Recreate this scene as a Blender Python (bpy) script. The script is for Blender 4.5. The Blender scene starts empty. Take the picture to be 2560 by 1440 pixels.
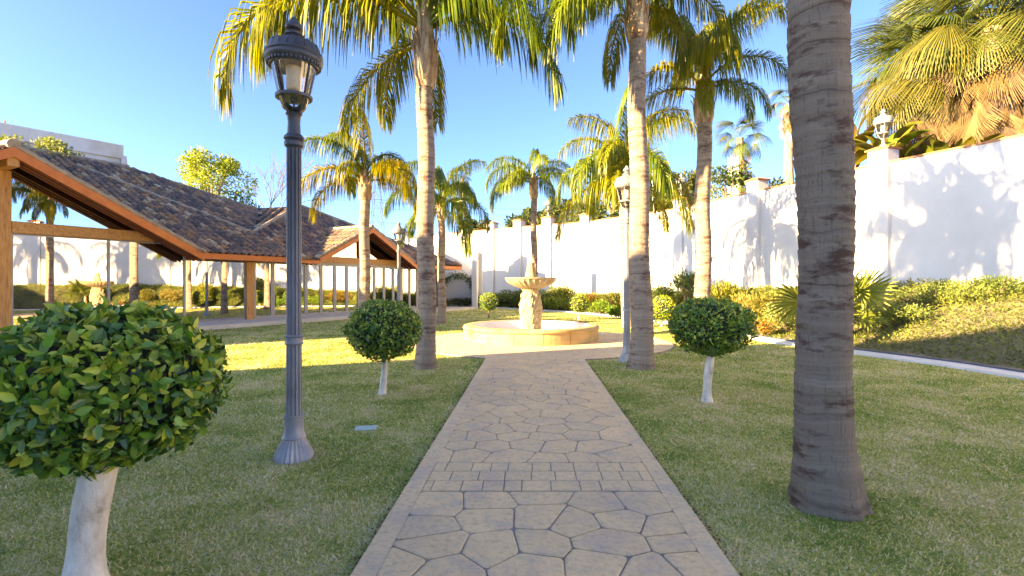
import bpy, math, random
import numpy as np
from mathutils import Vector, Matrix
random.seed(7)
rng = np.random.default_rng(7)
R = math.radians
scene = bpy.context.scene
COL = scene.collection

# ------------------------------------------------------------------ camera, sky, sun, exposure
F_PX, CAM_H, HOR = 1280.0, 1.5, 712.0        # focal length in px of the 2560 wide photo, eye height, horizon row
cam_d = bpy.data.cameras.new('camera'); cam = bpy.data.objects.new('camera', cam_d); COL.objects.link(cam)
cam.location = (0, 0, CAM_H); cam.rotation_euler = (R(90), 0, 0)
cam_d.sensor_width = 36.0; cam_d.lens = 18.0; cam_d.shift_y = (HOR - 720.0) / 2560.0
cam_d.clip_start = 0.05; cam_d.clip_end = 2000
scene.camera = cam
SUN_EL = R(16.0)
SUN_AZ = np.array([0.914, 0.404])            # horizontal direction in which the light travels
world = bpy.data.worlds.new('World'); scene.world = world; world.use_nodes = True
wn = world.node_tree.nodes; wl = world.node_tree.links
sky = wn.new('ShaderNodeTexSky'); sky.sky_type = 'NISHITA'; sky.sun_disc = False
sky.sun_elevation = SUN_EL
sky.sun_rotation = math.atan2(-SUN_AZ[0], -SUN_AZ[1])
sky.air_density = 0.45; sky.dust_density = 0.9; sky.ozone_density = 7.5; sky.altitude = 50
bg = wn['Background']; bg.inputs['Strength'].default_value = 0.075
wl.new(sky.outputs['Color'], bg.inputs['Color'])
sun_d = bpy.data.lights.new('sun', 'SUN'); sun_d.energy = 3.1; sun_d.angle = R(0.5); sun_d.color = (1.0, 0.83, 0.6)
sun = bpy.data.objects.new('sun', sun_d); COL.objects.link(sun)
sd = Vector((SUN_AZ[0] * math.cos(SUN_EL), SUN_AZ[1] * math.cos(SUN_EL), -math.sin(SUN_EL)))
sun.rotation_euler = sd.to_track_quat('-Z', 'Y').to_euler(); sun.location = (-20, -9, 15)
vs = scene.view_settings
vs.view_transform = 'Standard'; vs.look = 'None'; vs.gamma = 1; vs.use_curve_mapping = False
vs.exposure = 3.7
vs.use_white_balance = True; vs.white_balance_temperature = 11000; vs.white_balance_tint = 10   # camera balanced for open shade
scene.render.engine = 'CYCLES'

# ------------------------------------------------------------------ helpers
def ground(px, py, z=0.0):
    """point at height z seen through a pixel of the photo"""
    Y = F_PX * (CAM_H - z) / (py - HOR)
    return np.array([(px - 1280) / F_PX * Y, Y, z])
def at(px, py, Y):
    return np.array([(px - 1280) / F_PX * Y, Y, CAM_H - (py - HOR) / F_PX * Y])

def tag(o, label=None, cat=None, group=None, kind=None):
    if label: o['label'] = label
    if cat: o['category'] = cat
    if group: o['group'] = group
    if kind: o['kind'] = kind
    return o
def empty(name, loc, label, cat, group=None, rz=0):
    o = bpy.data.objects.new(name, None); COL.objects.link(o)
    o.location = loc; o.rotation_euler = (0, 0, rz); o.empty_display_size = 0.2
    return tag(o, label, cat, group)
def link(name, me, mat=None, parent=None, loc=None):
    if mat and not me.materials: me.materials.append(mat)
    o = bpy.data.objects.new(name, me); COL.objects.link(o)
    if parent: o.parent = parent
    if loc is not None: o.location = loc
    return o
def npmesh(name, V, F, rnd=None, smooth=False):
    V = np.ascontiguousarray(V, dtype=np.float32); F = np.ascontiguousarray(F, dtype=np.int32)
    me = bpy.data.meshes.new(name); k = F.shape[1]
    me.vertices.add(len(V)); me.vertices.foreach_set('co', V.ravel())
    me.loops.add(F.size); me.loops.foreach_set('vertex_index', F.ravel())
    me.polygons.add(len(F)); me.polygons.foreach_set('loop_start', np.arange(0, F.size, k, dtype=np.int32))
    me.update(calc_edges=True)
    if smooth: me.polygons.foreach_set('use_smooth', np.ones(len(F), dtype=bool))
    if rnd is not None:
        a = me.attributes.new('rnd', 'FLOAT', 'POINT'); a.data.foreach_set('value', np.ascontiguousarray(rnd, dtype=np.float32))
    return me

class MB:
    def __init__(s): s.v = []; s.f = []
    def add(s, V, F):
        n = len(s.v); s.v += [tuple(map(float, p)) for p in V]; s.f += [tuple(i + n for i in f) for f in F]; return s
    def box(s, c, d, M=None):
        x, y, z = d[0] / 2, d[1] / 2, d[2] / 2
        P = [(-x, -y, -z), (x, -y, -z), (x, y, -z), (-x, y, -z), (-x, -y, z), (x, -y, z), (x, y, z), (-x, y, z)]
        P = [Vector(p) for p in P]
        if M is not None: P = [M @ p for p in P]
        P = [p + Vector(c) for p in P]
        return s.add(P, [(0, 3, 2, 1), (4, 5, 6, 7), (0, 1, 5, 4), (1, 2, 6, 5), (2, 3, 7, 6), (3, 0, 4, 7)])
    def hexa(s, P):
        """box from 8 corner points: 4 bottom, 4 top"""
        return s.add(P, [(0, 3, 2, 1), (4, 5, 6, 7), (0, 1, 5, 4), (1, 2, 6, 5), (2, 3, 7, 6), (3, 0, 4, 7)])
    def lathe(s, prof, n=24, c=(0, 0, 0), rf=None, caps=True):
        """prof: list of (r, z); rf(angle, z) multiplies the radius"""
        V = []
        for r, z in prof:
            for i in range(n):
                a = 2 * math.pi * i / n; k = rf(a, z) if rf else 1.0
                V.append((c[0] + r * k * math.cos(a), c[1] + r * k * math.sin(a), c[2] + z))
        Fs = []
        for j in range(len(prof) - 1):
            for i in range(n):
                i2 = (i + 1) % n
                Fs.append((j * n + i, j * n + i2, (j + 1) * n + i2, (j + 1) * n + i))
        if caps:
            Fs.append(tuple(range(n - 1, -1, -1))); m = (len(prof) - 1) * n
            Fs.append(tuple(m + i for i in range(n)))
        return s.add(V, Fs)
    def tube(s, pts, rad, n=8):
        pts = [Vector(p) for p in pts]
        if not hasattr(rad, '__len__'): rad = [rad] * len(pts)
        V = []; prev = None
        for i, p in enumerate(pts):
            t = (pts[min(i + 1, len(pts) - 1)] - pts[max(i - 1, 0)]).normalized()
            a = prev if prev is not None else (Vector((1, 0, 0)) if abs(t.x) < 0.8 else Vector((0, 1, 0)))
            x = (a - t * a.dot(t)).normalized(); y = t.cross(x); prev = x
            for k in range(n):
                w = 2 * math.pi * k / n; V.append(p + (x * math.cos(w) + y * math.sin(w)) * rad[i])
        Fs = [(j * n + k, j * n + (k + 1) % n, (j + 1) * n + (k + 1) % n, (j + 1) * n + k) for j in range(len(pts) - 1) for k in range(n)]
        Fs.append(tuple(range(n - 1, -1, -1))); m = (len(pts) - 1) * n; Fs.append(tuple(m + i for i in range(n)))
        return s.add(V, Fs)
    def mesh(s, name, smooth=False):
        me = bpy.data.meshes.new(name); me.from_pydata(s.v, [], s.f); me.update()
        if smooth: me.polygons.foreach_set('use_smooth', np.ones(len(me.polygons), dtype=bool))
        return me
    def build(s, name, mat, parent=None, smooth=False, loc=None):
        return link(name, s.mesh(name, smooth), mat, parent, loc)
def auto_smooth(o, ang=40):
    me = o.data; me.polygons.foreach_set('use_smooth', np.ones(len(me.polygons), dtype=bool))
    me.set_sharp_from_angle(angle=R(ang)); return o
def bevel(o, w=0.01, seg=2):
    m = o.modifiers.new('bevel', 'BEVEL'); m.width = w; m.segments = seg; m.limit_method = 'ANGLE'; return o

# ------------------------------------------------------------------ materials
MATS = {}
def newmat(name):
    m = bpy.data.materials.new(name); m.use_nodes = True; nt = m.node_tree
    MATS[name] = m
    return m, nt.nodes, nt.links, nt.nodes['Principled BSDF']
def ramp(n, stops):
    r = n.new('ShaderNodeValToRGB'); e = r.color_ramp.elements
    while len(e) < len(stops): e.new(0.5)
    for i, (p, c) in enumerate(stops): e[i].position = p; e[i].color = (*c, 1) if len(c) == 3 else c
    return r
def noise(n, l, scale, detail=4, rough=0.6, vec=None):
    t = n.new('ShaderNodeTexNoise'); t.inputs['Scale'].default_value = scale; t.inputs['Detail'].default_value = detail; t.inputs['Roughness'].default_value = rough
    if vec is not None: l.new(vec, t.inputs['Vector'])
    return t
def bump(n, l, b, h, strength=0.3, dist=0.01):
    k = n.new('ShaderNodeBump'); k.inputs['Strength'].default_value = strength; k.inputs['Distance'].default_value = dist
    l.new(h, k.inputs['Height']); l.new(k.outputs['Normal'], b.inputs['Normal']); return k
def mixc(n, l, fac, a, b, mode='MIX'):
    m = n.new('ShaderNodeMix'); m.data_type = 'RGBA'; m.blend_type = mode
    if isinstance(fac, (int, float)): m.inputs[0].default_value = fac
    else: l.new(fac, m.inputs[0])
    for s, v in ((m.inputs[6], a), (m.inputs[7], b)):
        if isinstance(v, tuple): s.default_value = (*v, 1)
        else: l.new(v, s)
    return m.outputs[2]
def simple(name, stops, scale=6, rough=0.7, bumps=0.2, bscale=60, coord='Object', stretch=(1, 1, 1), metallic=0, spec=0.5, detail=5):
    m, n, l, b = newmat(name)
    tc = n.new('ShaderNodeTexCoord'); mp = n.new('ShaderNodeMapping'); mp.inputs['Scale'].default_value = stretch
    l.new(tc.outputs[coord], mp.inputs['Vector'])
    t = noise(n, l, scale, detail, 0.65, mp.outputs[0]); r = ramp(n, stops); l.new(t.outputs['Fac'], r.inputs['Fac']); l.new(r.outputs['Color'], b.inputs['Base Color'])
    b.inputs['Roughness'].default_value = rough; b.inputs['Metallic'].default_value = metallic; b.inputs['Specular IOR Level'].default_value = spec
    if bumps:
        t2 = noise(n, l, bscale, 4, 0.6, mp.outputs[0]); bump(n, l, b, t2.outputs['Fac'], bumps, 0.01)
    return m
def leafmat(name, stops, trans=0.35, rough=0.45, tint=True, patch=0.0, spec=0.4):
    """leaf material: colour from the per-leaf attribute 'rnd', tinted by the object's own colour"""
    m, n, l, b = newmat(name)
    at_ = n.new('ShaderNodeAttribute'); at_.attribute_name = 'rnd'
    oi = n.new('ShaderNodeObjectInfo')
    fac = at_.outputs['Fac']
    if patch:
        ge = n.new('ShaderNodeNewGeometry'); t = noise(n, l, patch, 8, 0.72, ge.outputs['Position'])
        mr = n.new('ShaderNodeMapRange'); mr.inputs[1].default_value = 0.3; mr.inputs[2].default_value = 0.7; mr.inputs[3].default_value = -0.42; mr.inputs[4].default_value = 0.48
        l.new(t.outputs['Fac'], mr.inputs[0]); ad = n.new('ShaderNodeMath'); l.new(fac, ad.inputs[0]); l.new(mr.outputs[0], ad.inputs[1]); fac = ad.outputs[0]
    r = ramp(n, stops); l.new(fac, r.inputs['Fac']); c = r.outputs['Color']
    if tint: c = mixc(n, l, 1.0, c, oi.outputs['Color'], 'MULTIPLY')
    l.new(c, b.inputs['Base Color']); b.inputs['Roughness'].default_value = rough; b.inputs['Specular IOR Level'].default_value = spec
    if trans:
        tr = n.new('ShaderNodeBsdfTranslucent'); l.new(c, tr.inputs['Color'])
        mx = n.new('ShaderNodeMixShader'); mx.inputs[0].default_value = trans
        l.new(b.outputs[0], mx.inputs[1]); l.new(tr.outputs[0], mx.inputs[2]); l.new(mx.outputs[0], n['Material Output'].inputs['Surface'])
    return m

M_plaster = simple('white_plaster', [(0.3, (0.54, 0.535, 0.53)), (0.7, (0.61, 0.605, 0.6))], 0.8, 0.85, 0.25, 25)
M_terracotta = simple('terracotta', [(0.3, (0.33, 0.13, 0.06)), (0.7, (0.45, 0.2, 0.1))], 5, 0.8)
M_wood = simple('warm_wood', [(0.25, (0.22, 0.09, 0.035)), (0.45, (0.46, 0.2, 0.06)), (0.6, (0.54, 0.26, 0.085)), (0.8, (0.6, 0.34, 0.14))], 3, 0.6, 0.25, 30, stretch=(6, 6, 1))
M_beam = simple('beam_wood', [(0.25, (0.22, 0.09, 0.035)), (0.45, (0.46, 0.2, 0.06)), (0.6, (0.54, 0.26, 0.085)), (0.8, (0.6, 0.34, 0.14))], 3, 0.6, 0.25, 30, stretch=(1, 6, 6))
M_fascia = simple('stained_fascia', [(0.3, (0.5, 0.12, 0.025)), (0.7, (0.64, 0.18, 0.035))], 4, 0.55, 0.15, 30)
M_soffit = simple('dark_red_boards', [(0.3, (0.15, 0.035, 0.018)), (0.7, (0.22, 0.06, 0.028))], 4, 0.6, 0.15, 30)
M_frame = simple('grey_frame', [(0.3, (0.26, 0.25, 0.25)), (0.7, (0.32, 0.31, 0.31))], 4, 0.45, 0)
M_terrace = simple('terrace_stone', [(0.3, (0.5, 0.46, 0.42)), (0.7, (0.6, 0.56, 0.52))], 2.5, 0.8)
M_kerb = simple('kerb_concrete', [(0.3, (0.55, 0.53, 0.52)), (0.7, (0.68, 0.66, 0.65))], 3, 0.85, 0.3)
M_edging = simple('dark_edging', [(0.3, (0.05, 0.06, 0.08)), (0.7, (0.09, 0.1, 0.13))], 6, 0.8)
M_concrete = simple('raw_concrete', [(0.3, (0.52, 0.45, 0.36)), (0.55, (0.64, 0.6, 0.56)), (0.8, (0.7, 0.67, 0.63))], 0.7, 0.9, 0.3, 12)
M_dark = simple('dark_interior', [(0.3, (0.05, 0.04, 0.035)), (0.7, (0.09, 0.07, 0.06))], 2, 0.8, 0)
M_whitewash = simple('whitewashed_bark', [(0.28, (0.3, 0.24, 0.19)), (0.42, (0.56, 0.5, 0.44)), (0.6, (0.7, 0.65, 0.59)), (0.85, (0.76, 0.73, 0.68))], 7, 0.9, 0.8, 45, stretch=(1, 1, 0.5))
M_bark = simple('brown_bark', [(0.3, (0.1, 0.07, 0.05)), (0.7, (0.22, 0.16, 0.11))], 8, 0.9, 0.5, 40, stretch=(1, 1, 0.3))
M_steel = simple('galvanised_steel', [(0.3, (0.3, 0.31, 0.33)), (0.7, (0.4, 0.41, 0.43))], 3, 0.5, 0)
M_whitepaint = simple('white_paint', [(0.3, (0.75, 0.75, 0.75)), (0.7, (0.8, 0.8, 0.8))], 3, 0.4, 0)
M_wire = simple('power_wire', [(0.3, (0.05, 0.05, 0.06)), (0.7, (0.08, 0.08, 0.09))], 3, 0.5, 0)
M_boot = simple('palm_leaf_bases', [(0.28, (0.09, 0.04, 0.025)), (0.45, (0.26, 0.15, 0.09)), (0.62, (0.5, 0.38, 0.25)), (0.8, (0.62, 0.53, 0.42))], 5, 0.85, 0.6, 40, stretch=(2, 2, 0.5))
M_rebar = simple('rusty_rebar', [(0.3, (0.2, 0.07, 0.04)), (0.7, (0.3, 0.11, 0.06))], 8, 0.8, 0)
M_cover = simple('valve_cover_plastic', [(0.3, (0.3, 0.45, 0.43)), (0.7, (0.5, 0.6, 0.58))], 12, 0.6, 0.2)

# palm trunk: grey rings, rusty stains, vertical fibres
def trunkmat(name, ring=8.0, dark=1.0):
    m, n, l, b = newmat(name)
    tc = n.new('ShaderNodeTexCoord')
    sep = n.new('ShaderNodeSeparateXYZ'); l.new(tc.outputs['Object'], sep.inputs[0])
    t = noise(n, l, 2.2, 4, 0.6, tc.outputs['Object'])
    md = n.new('ShaderNodeMath'); md.operation = 'MULTIPLY_ADD'; l.new(t.outputs['Fac'], md.inputs[0]); md.inputs[1].default_value = 0.16; l.new(sep.outputs['Z'], md.inputs[2])
    mz = n.new('ShaderNodeMath'); mz.operation = 'MULTIPLY'; l.new(md.outputs[0], mz.inputs[0]); mz.inputs[1].default_value = ring
    cz = n.new('ShaderNodeCombineXYZ'); l.new(mz.outputs[0], cz.inputs[2])
    band = noise(n, l, 1.0, 3, 0.7, cz.outputs[0])
    r1 = ramp(n, [(0.34, (0.09 * dark, 0.06 * dark, 0.045 * dark)), (0.41, (0.24 * dark, 0.18 * dark, 0.14 * dark)), (0.62, (0.33 * dark, 0.265 * dark, 0.21 * dark)), (0.8, (0.43 * dark, 0.36 * dark, 0.3 * dark))]); l.new(band.outputs['Fac'], r1.inputs['Fac'])
    mp = n.new('ShaderNodeMapping'); mp.inputs['Scale'].default_value = (85, 85, 3.0); l.new(tc.outputs['Object'], mp.inputs[0])
    fib = noise(n, l, 1.0, 5, 0.7, mp.outputs[0]); r2 = ramp(n, [(0.33, (0.25, 0.23, 0.22)), (0.42, (0.95, 0.95, 0.95)), (0.55, (1, 1, 1)), (0.75, (1.18, 1.18, 1.18))]); l.new(fib.outputs['Fac'], r2.inputs['Fac'])
    c = mixc(n, l, 0.7, r1.outputs['Color'], r2.outputs['Color'], 'MULTIPLY')
    mp2 = n.new('ShaderNodeMapping'); mp2.inputs['Scale'].default_value = (1.6, 1.6, 4.5); mp2.inputs['Location'].default_value = (3.1, 1.7, 0.4); l.new(tc.outputs['Object'], mp2.inputs[0])
    st = noise(n, l, 1.4, 4, 0.75, mp2.outputs[0]); r3 = ramp(n, [(0.53, (0, 0, 0)), (0.64, (1, 1, 1))]); l.new(st.outputs['Fac'], r3.inputs['Fac'])
    c = mixc(n, l, r3.outputs['Color'], c, (0.12 * dark, 0.065 * dark, 0.05 * dark))
    l.new(c, b.inputs['Base Color']); b.inputs['Roughness'].default_value = 0.9; b.inputs['Specular IOR Level'].default_value = 0.25
    sm = n.new('ShaderNodeMath'); sm.operation = 'ADD'; l.new(fib.outputs['Fac'], sm.inputs[0]); l.new(band.outputs['Fac'], sm.inputs[1])
    bump(n, l, b, sm.outputs[0], 1.0, 0.018)
    return m
M_trunk = trunkmat('ringed_palm_trunk')
M_trunk_near = trunkmat('ringed_palm_trunk_dark', 9.0, 0.8)
M_trunk_far = trunkmat('ringed_palm_trunk_pale', 6.0, 1.15)

GREEN = [(0.0, (0.02, 0.06, 0.008)), (0.45, (0.05, 0.115, 0.012)), (0.75, (0.1, 0.17, 0.015)), (1.0, (0.2, 0.24, 0.025))]
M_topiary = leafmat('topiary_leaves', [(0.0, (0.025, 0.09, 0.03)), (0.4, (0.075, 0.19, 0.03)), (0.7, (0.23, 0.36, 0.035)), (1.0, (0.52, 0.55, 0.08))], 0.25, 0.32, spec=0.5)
M_palmleaf = leafmat('palm_leaflets', [(0.0, (0.05, 0.09, 0.012)), (0.4, (0.11, 0.16, 0.018)), (0.75, (0.22, 0.24, 0.025)), (1.0, (0.36, 0.31, 0.035))], 0.42, 0.4)
M_shrub = leafmat('shrub_leaves', [(0.0, (0.03, 0.05, 0.015)), (0.5, (0.09, 0.13, 0.03)), (1.0, (0.24, 0.27, 0.09))], 0.3, 0.6)
M_fan = leafmat('fan_leaves', [(0.0, (0.035, 0.06, 0.018)), (0.5, (0.1, 0.13, 0.03)), (1.0, (0.24, 0.24, 0.06))], 0.35, 0.5)
M_deadfan = leafmat('dead_fan_leaves', [(0.0, (0.08, 0.05, 0.03)), (0.5, (0.2, 0.13, 0.07)), (1.0, (0.36, 0.26, 0.14))], 0.25, 0.8)
M_grass = leafmat('grass_blades', [(0.0, (0.15, 0.27, 0.05)), (0.28, (0.31, 0.42, 0.09)), (0.5, (0.54, 0.54, 0.17)), (0.75, (0.74, 0.63, 0.33)), (1.0, (0.82, 0.72, 0.52))], 0.5, 0.7, tint=False, patch=1.1, spec=0.2)

# lawn soil under the blades
def lawnmat():
    m, n, l, b = newmat('lawn')
    ge = n.new('ShaderNodeNewGeometry')
    t1 = noise(n, l, 1.1, 3, 0.6, ge.outputs['Position']); t2 = noise(n, l, 45, 5, 0.75, ge.outputs['Position'])
    r1 = ramp(n, [(0.33, (0.3, 0.34, 0.09)), (0.5, (0.48, 0.46, 0.15)), (0.68, (0.62, 0.53, 0.28))]); l.new(t1.outputs['Fac'], r1.inputs['Fac'])
    r2 = ramp(n, [(0.3, (0.35, 0.36, 0.33)), (0.52, (1.0, 1.0, 0.95)), (0.7, (1.45, 1.4, 1.35))]); l.new(t2.outputs['Fac'], r2.inputs['Fac'])
    c = mixc(n, l, 1.0, r1.outputs['Color'], r2.outputs['Color'], 'MULTIPLY'); l.new(c, b.inputs['Base Color'])
    b.inputs['Roughness'].default_value = 0.95; b.inputs['Specular IOR Level'].default_value = 0.1
    bump(n, l, b, t2.outputs['Fac'], 0.8, 0.02); return m
M_lawn = lawnmat()
# stamped concrete
def stonemat(name, cols, groove=False):
    m, n, l, b = newmat(name)
    ge = n.new('ShaderNodeNewGeometry'); oi = n.new('ShaderNodeObjectInfo')
    t1 = noise(n, l, 2.2, 5, 0.62, ge.outputs['Position']); t2 = noise(n, l, 28, 6, 0.7, ge.outputs['Position']); t3 = noise(n, l, 5.0, 6, 0.7, ge.outputs['Position'])
    r1 = ramp(n, [(0.3, cols[0]), (0.5, cols[1]), (0.7, cols[2])]); l.new(t1.outputs['Fac'], r1.inputs['Fac'])
    r2 = ramp(n, [(0.3, (0.7, 0.69, 0.69)), (0.5, (1, 1, 1)), (0.75, (1.1, 1.09, 1.06))]); l.new(t2.outputs['Fac'], r2.inputs['Fac'])
    c = mixc(n, l, 0.9, r1.outputs['Color'], r2.outputs['Color'], 'MULTIPLY')
    r4 = ramp(n, [(0.0, (0.93, 0.93, 0.94)), (1.0, (1.05, 1.04, 1.02))]); l.new(oi.outputs['Random'], r4.inputs['Fac'])
    c = mixc(n, l, 0.0 if groove else 1.0, c, r4.outputs['Color'], 'MULTIPLY')
    r3 = ramp(n, [(0.5, (0, 0, 0)), (0.7, (0.5, 0.5, 0.5))]); l.new(t3.outputs['Fac'], r3.inputs['Fac'])
    c = mixc(n, l, r3.outputs['Color'], c, (0.4, 0.34, 0.32))
    l.new(c, b.inputs['Base Color']); b.inputs['Roughness'].default_value = 0.72; b.inputs['Specular IOR Level'].default_value = 0.35
    bump(n, l, b, t2.outputs['Fac'], 0.45, 0.02); return m
M_stone = stonemat('stamped_stone', [(0.57, 0.42, 0.3), (0.72, 0.51, 0.3), (0.77, 0.55, 0.32)])
M_groove = stonemat('stone_joint', [(0.15, 0.145, 0.16), (0.27, 0.225, 0.2), (0.46, 0.35, 0.26)], True)
M_border = stonemat('smooth_border', [(0.57, 0.42, 0.305), (0.71, 0.51, 0.31), (0.75, 0.54, 0.33)], True)
M_limestone = simple('warm_limestone', [(0.28, (0.26, 0.14, 0.045)), (0.45, (0.4, 0.28, 0.12)), (0.7, (0.46, 0.35, 0.18))], 1.8, 0.8, 0.3, 22, detail=6)
M_carved = simple('carved_limestone', [(0.28, (0.2, 0.13, 0.065)), (0.5, (0.33, 0.25, 0.14)), (0.75, (0.41, 0.33, 0.21))], 6, 0.85, 0.35, 40, detail=6)
M_basin_in = simple('basin_lining', [(0.3, (0.62, 0.61, 0.62)), (0.7, (0.72, 0.71, 0.72))], 2, 0.6, 0.1)
def tilemat():
    m, n, l, b = newmat('roof_tile_clay')
    ge = n.new('ShaderNodeNewGeometry'); at_ = n.new('ShaderNodeAttribute'); at_.attribute_name = 'rnd'; oi = n.new('ShaderNodeObjectInfo')
    ad = n.new('ShaderNodeMath'); l.new(at_.outputs['Fac'], ad.inputs[0]); l.new(oi.outputs['Random'], ad.inputs[1]); fr = n.new('ShaderNodeMath'); fr.operation = 'FRACT'; l.new(ad.outputs[0], fr.inputs[0])
    r = ramp(n, [(0.0, (0.12, 0.09, 0.085)), (0.35, (0.22, 0.155, 0.135)), (0.65, (0.32, 0.2, 0.14)), (0.88, (0.42, 0.22, 0.11)), (1.0, (0.6, 0.46, 0.3))]); l.new(fr.outputs[0], r.inputs['Fac'])
    t = noise(n, l, 9, 5, 0.7, ge.outputs['Position']); r2 = ramp(n, [(0.38, (0.3, 0.3, 0.33)), (0.56, (1.05, 1, 0.98))]); l.new(t.outputs['Fac'], r2.inputs['Fac'])
    c = mixc(n, l, 0.85, r.outputs['Color'], r2.outputs['Color'], 'MULTIPLY')
    l.new(c, b.inputs['Base Color']); b.inputs['Roughness'].default_value = 0.8; bump(n, l, b, t.outputs['Fac'], 0.3, 0.01); return m
M_tile = tilemat()
M_ridge = simple('ridge_mortar', [(0.3, (0.26, 0.18, 0.12)), (0.7, (0.42, 0.32, 0.22))], 5, 0.85)
M_tilebed = simple('roof_underlay', [(0.3, (0.04, 0.03, 0.027)), (0.7, (0.075, 0.05, 0.04))], 5, 0.9)
def glassmat(name, refl, tint):
    m, n, l, b = newmat(name); n.remove(b)
    g = n.new('ShaderNodeBsdfGlossy'); g.inputs['Roughness'].default_value = 0.0; g.inputs['Color'].default_value = (0.8, 0.775, 0.775, 1)
    t = n.new('ShaderNodeBsdfTransparent'); t.inputs['Color'].default_value = (*tint, 1)
    mx = n.new('ShaderNodeMixShader')
    lw = n.new('ShaderNodeLayerWeight'); lw.inputs['Blend'].default_value = 0.3
    mr = n.new('ShaderNodeMapRange'); mr.inputs[3].default_value = refl; mr.inputs[4].default_value = 1.0; l.new(lw.outputs['Fresnel'], mr.inputs[0]); l.new(mr.outputs[0], mx.inputs[0])
    l.new(t.outputs[0], mx.inputs[1]); l.new(g.outputs[0], mx.inputs[2]); l.new(mx.outputs[0], n['Material Output'].inputs['Surface']); return m
M_glass = glassmat('reflective_glass', 0.62, (0.6, 0.6, 0.58))
M_lampglass = glassmat('lantern_glass', 0.06, (0.93, 0.95, 0.97))
def lampmat(name, a, b_, worn):
    m, n, l, b = newmat(name)
    tc = n.new('ShaderNodeTexCoord'); t = noise(n, l, 7, 5, 0.7, tc.outputs['Object'])
    sep = n.new('ShaderNodeSeparateXYZ'); l.new(tc.outputs['Object'], sep.inputs[0])
    mr = n.new('ShaderNodeMapRange'); mr.inputs[1].default_value = 2.4; mr.inputs[2].default_value = 0.1; mr.inputs[3].default_value = 0.05; mr.inputs[4].default_value = 1.25; l.new(sep.outputs['Z'], mr.inputs[0])
    r = ramp(n, [(0.35, a), (0.65, b_)]); l.new(t.outputs['Fac'], r.inputs['Fac'])
    t2 = noise(n, l, 2.5, 4, 0.6, tc.outputs['Object']); mu = n.new('ShaderNodeMath'); mu.operation = 'MULTIPLY'; l.new(t2.outputs['Fac'], mu.inputs[0]); l.new(mr.outputs[0], mu.inputs[1])
    c = mixc(n, l, mu.outputs[0], r.outputs['Color'], worn); l.new(c, b.inputs['Base Color'])
    b.inputs['Roughness'].default_value = 0.45; b.inputs['Metallic'].default_value = 0.1; return m
M_lamp = lampmat('lamp_paint', (0.028, 0.032, 0.045), (0.05, 0.055, 0.072), (0.4, 0.41, 0.45))
M_lampgrey = lampmat('pale_lamp_paint', (0.15, 0.155, 0.17), (0.21, 0.215, 0.23), (0.4, 0.41, 0.43))
M_bulb = simple('lamp_diffuser', [(0.3, (0.5, 0.4, 0.29)), (0.7, (0.62, 0.52, 0.4))], 30, 0.5, 0.3, 80)
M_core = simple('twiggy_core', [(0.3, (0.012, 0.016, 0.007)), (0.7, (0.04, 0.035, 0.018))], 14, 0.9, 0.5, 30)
M_soil = simple('bed_soil', [(0.3, (0.1, 0.085, 0.05)), (0.7, (0.2, 0.17, 0.1))], 1.6, 0.95, 0.5, 20, coord='Object')
M_bark_litter = simple('leaf_litter', [(0.3, (0.1, 0.05, 0.03)), (0.7, (0.24, 0.14, 0.08))], 9, 0.9, 0.4, 30)

# ------------------------------------------------------------------ leaf clouds
def unit(a): return a / np.maximum(np.linalg.norm(a, axis=-1, keepdims=True), 1e-9)
def leaf_mesh(name, P, D, N, Ls, Ws, rnd, fold=0.0):
    """leaves at P pointing along D with face normal N; a rounded six-sided leaf made of two folded quads"""
    D = unit(D); S = unit(np.cross(D, N)); N2 = np.cross(S, D)
    n = len(P); Ls = Ls[:, None]; Ws = Ws[:, None]
    b = P; tip = P + D * Ls
    l1 = P + D * Ls * 0.35 + S * Ws * 0.5 + N2 * Ws * fold; r1 = P + D * Ls * 0.35 - S * Ws * 0.5 + N2 * Ws * fold
    l2 = P + D * Ls * 0.7 + S * Ws * 0.38 + N2 * Ws * fold * .7; r2 = P + D * Ls * 0.7 - S * Ws * 0.38 + N2 * Ws * fold * .7
    V = np.stack([b, r1, r2, tip, l2, l1], 1).reshape(-1, 3)
    i = np.arange(n)[:, None] * 6
    F = np.concatenate([i + np.array([[0, 1, 2, 3]]), i + np.array([[0, 3, 4, 5]])], 0)
    return npmesh(name, V, F, np.repeat(rnd, 6))
def quad_leaves(name, P, D, N, Ls, Ws, rnd):
    D = unit(D); S = unit(np.cross(D, N)); Ls = Ls[:, None]; Ws = Ws[:, None]
    V = np.stack([P, P + D * Ls * 0.45 - S * Ws * 0.5, P + D * Ls, P + D * Ls * 0.45 + S * Ws * 0.5], 1).reshape(-1, 3)
    F = np.arange(len(P) * 4).reshape(-1, 4)
    return npmesh(name, V, F, np.repeat(rnd, 4))
def rdir(n): return unit(rng.normal(size=(n, 3)))

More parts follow.
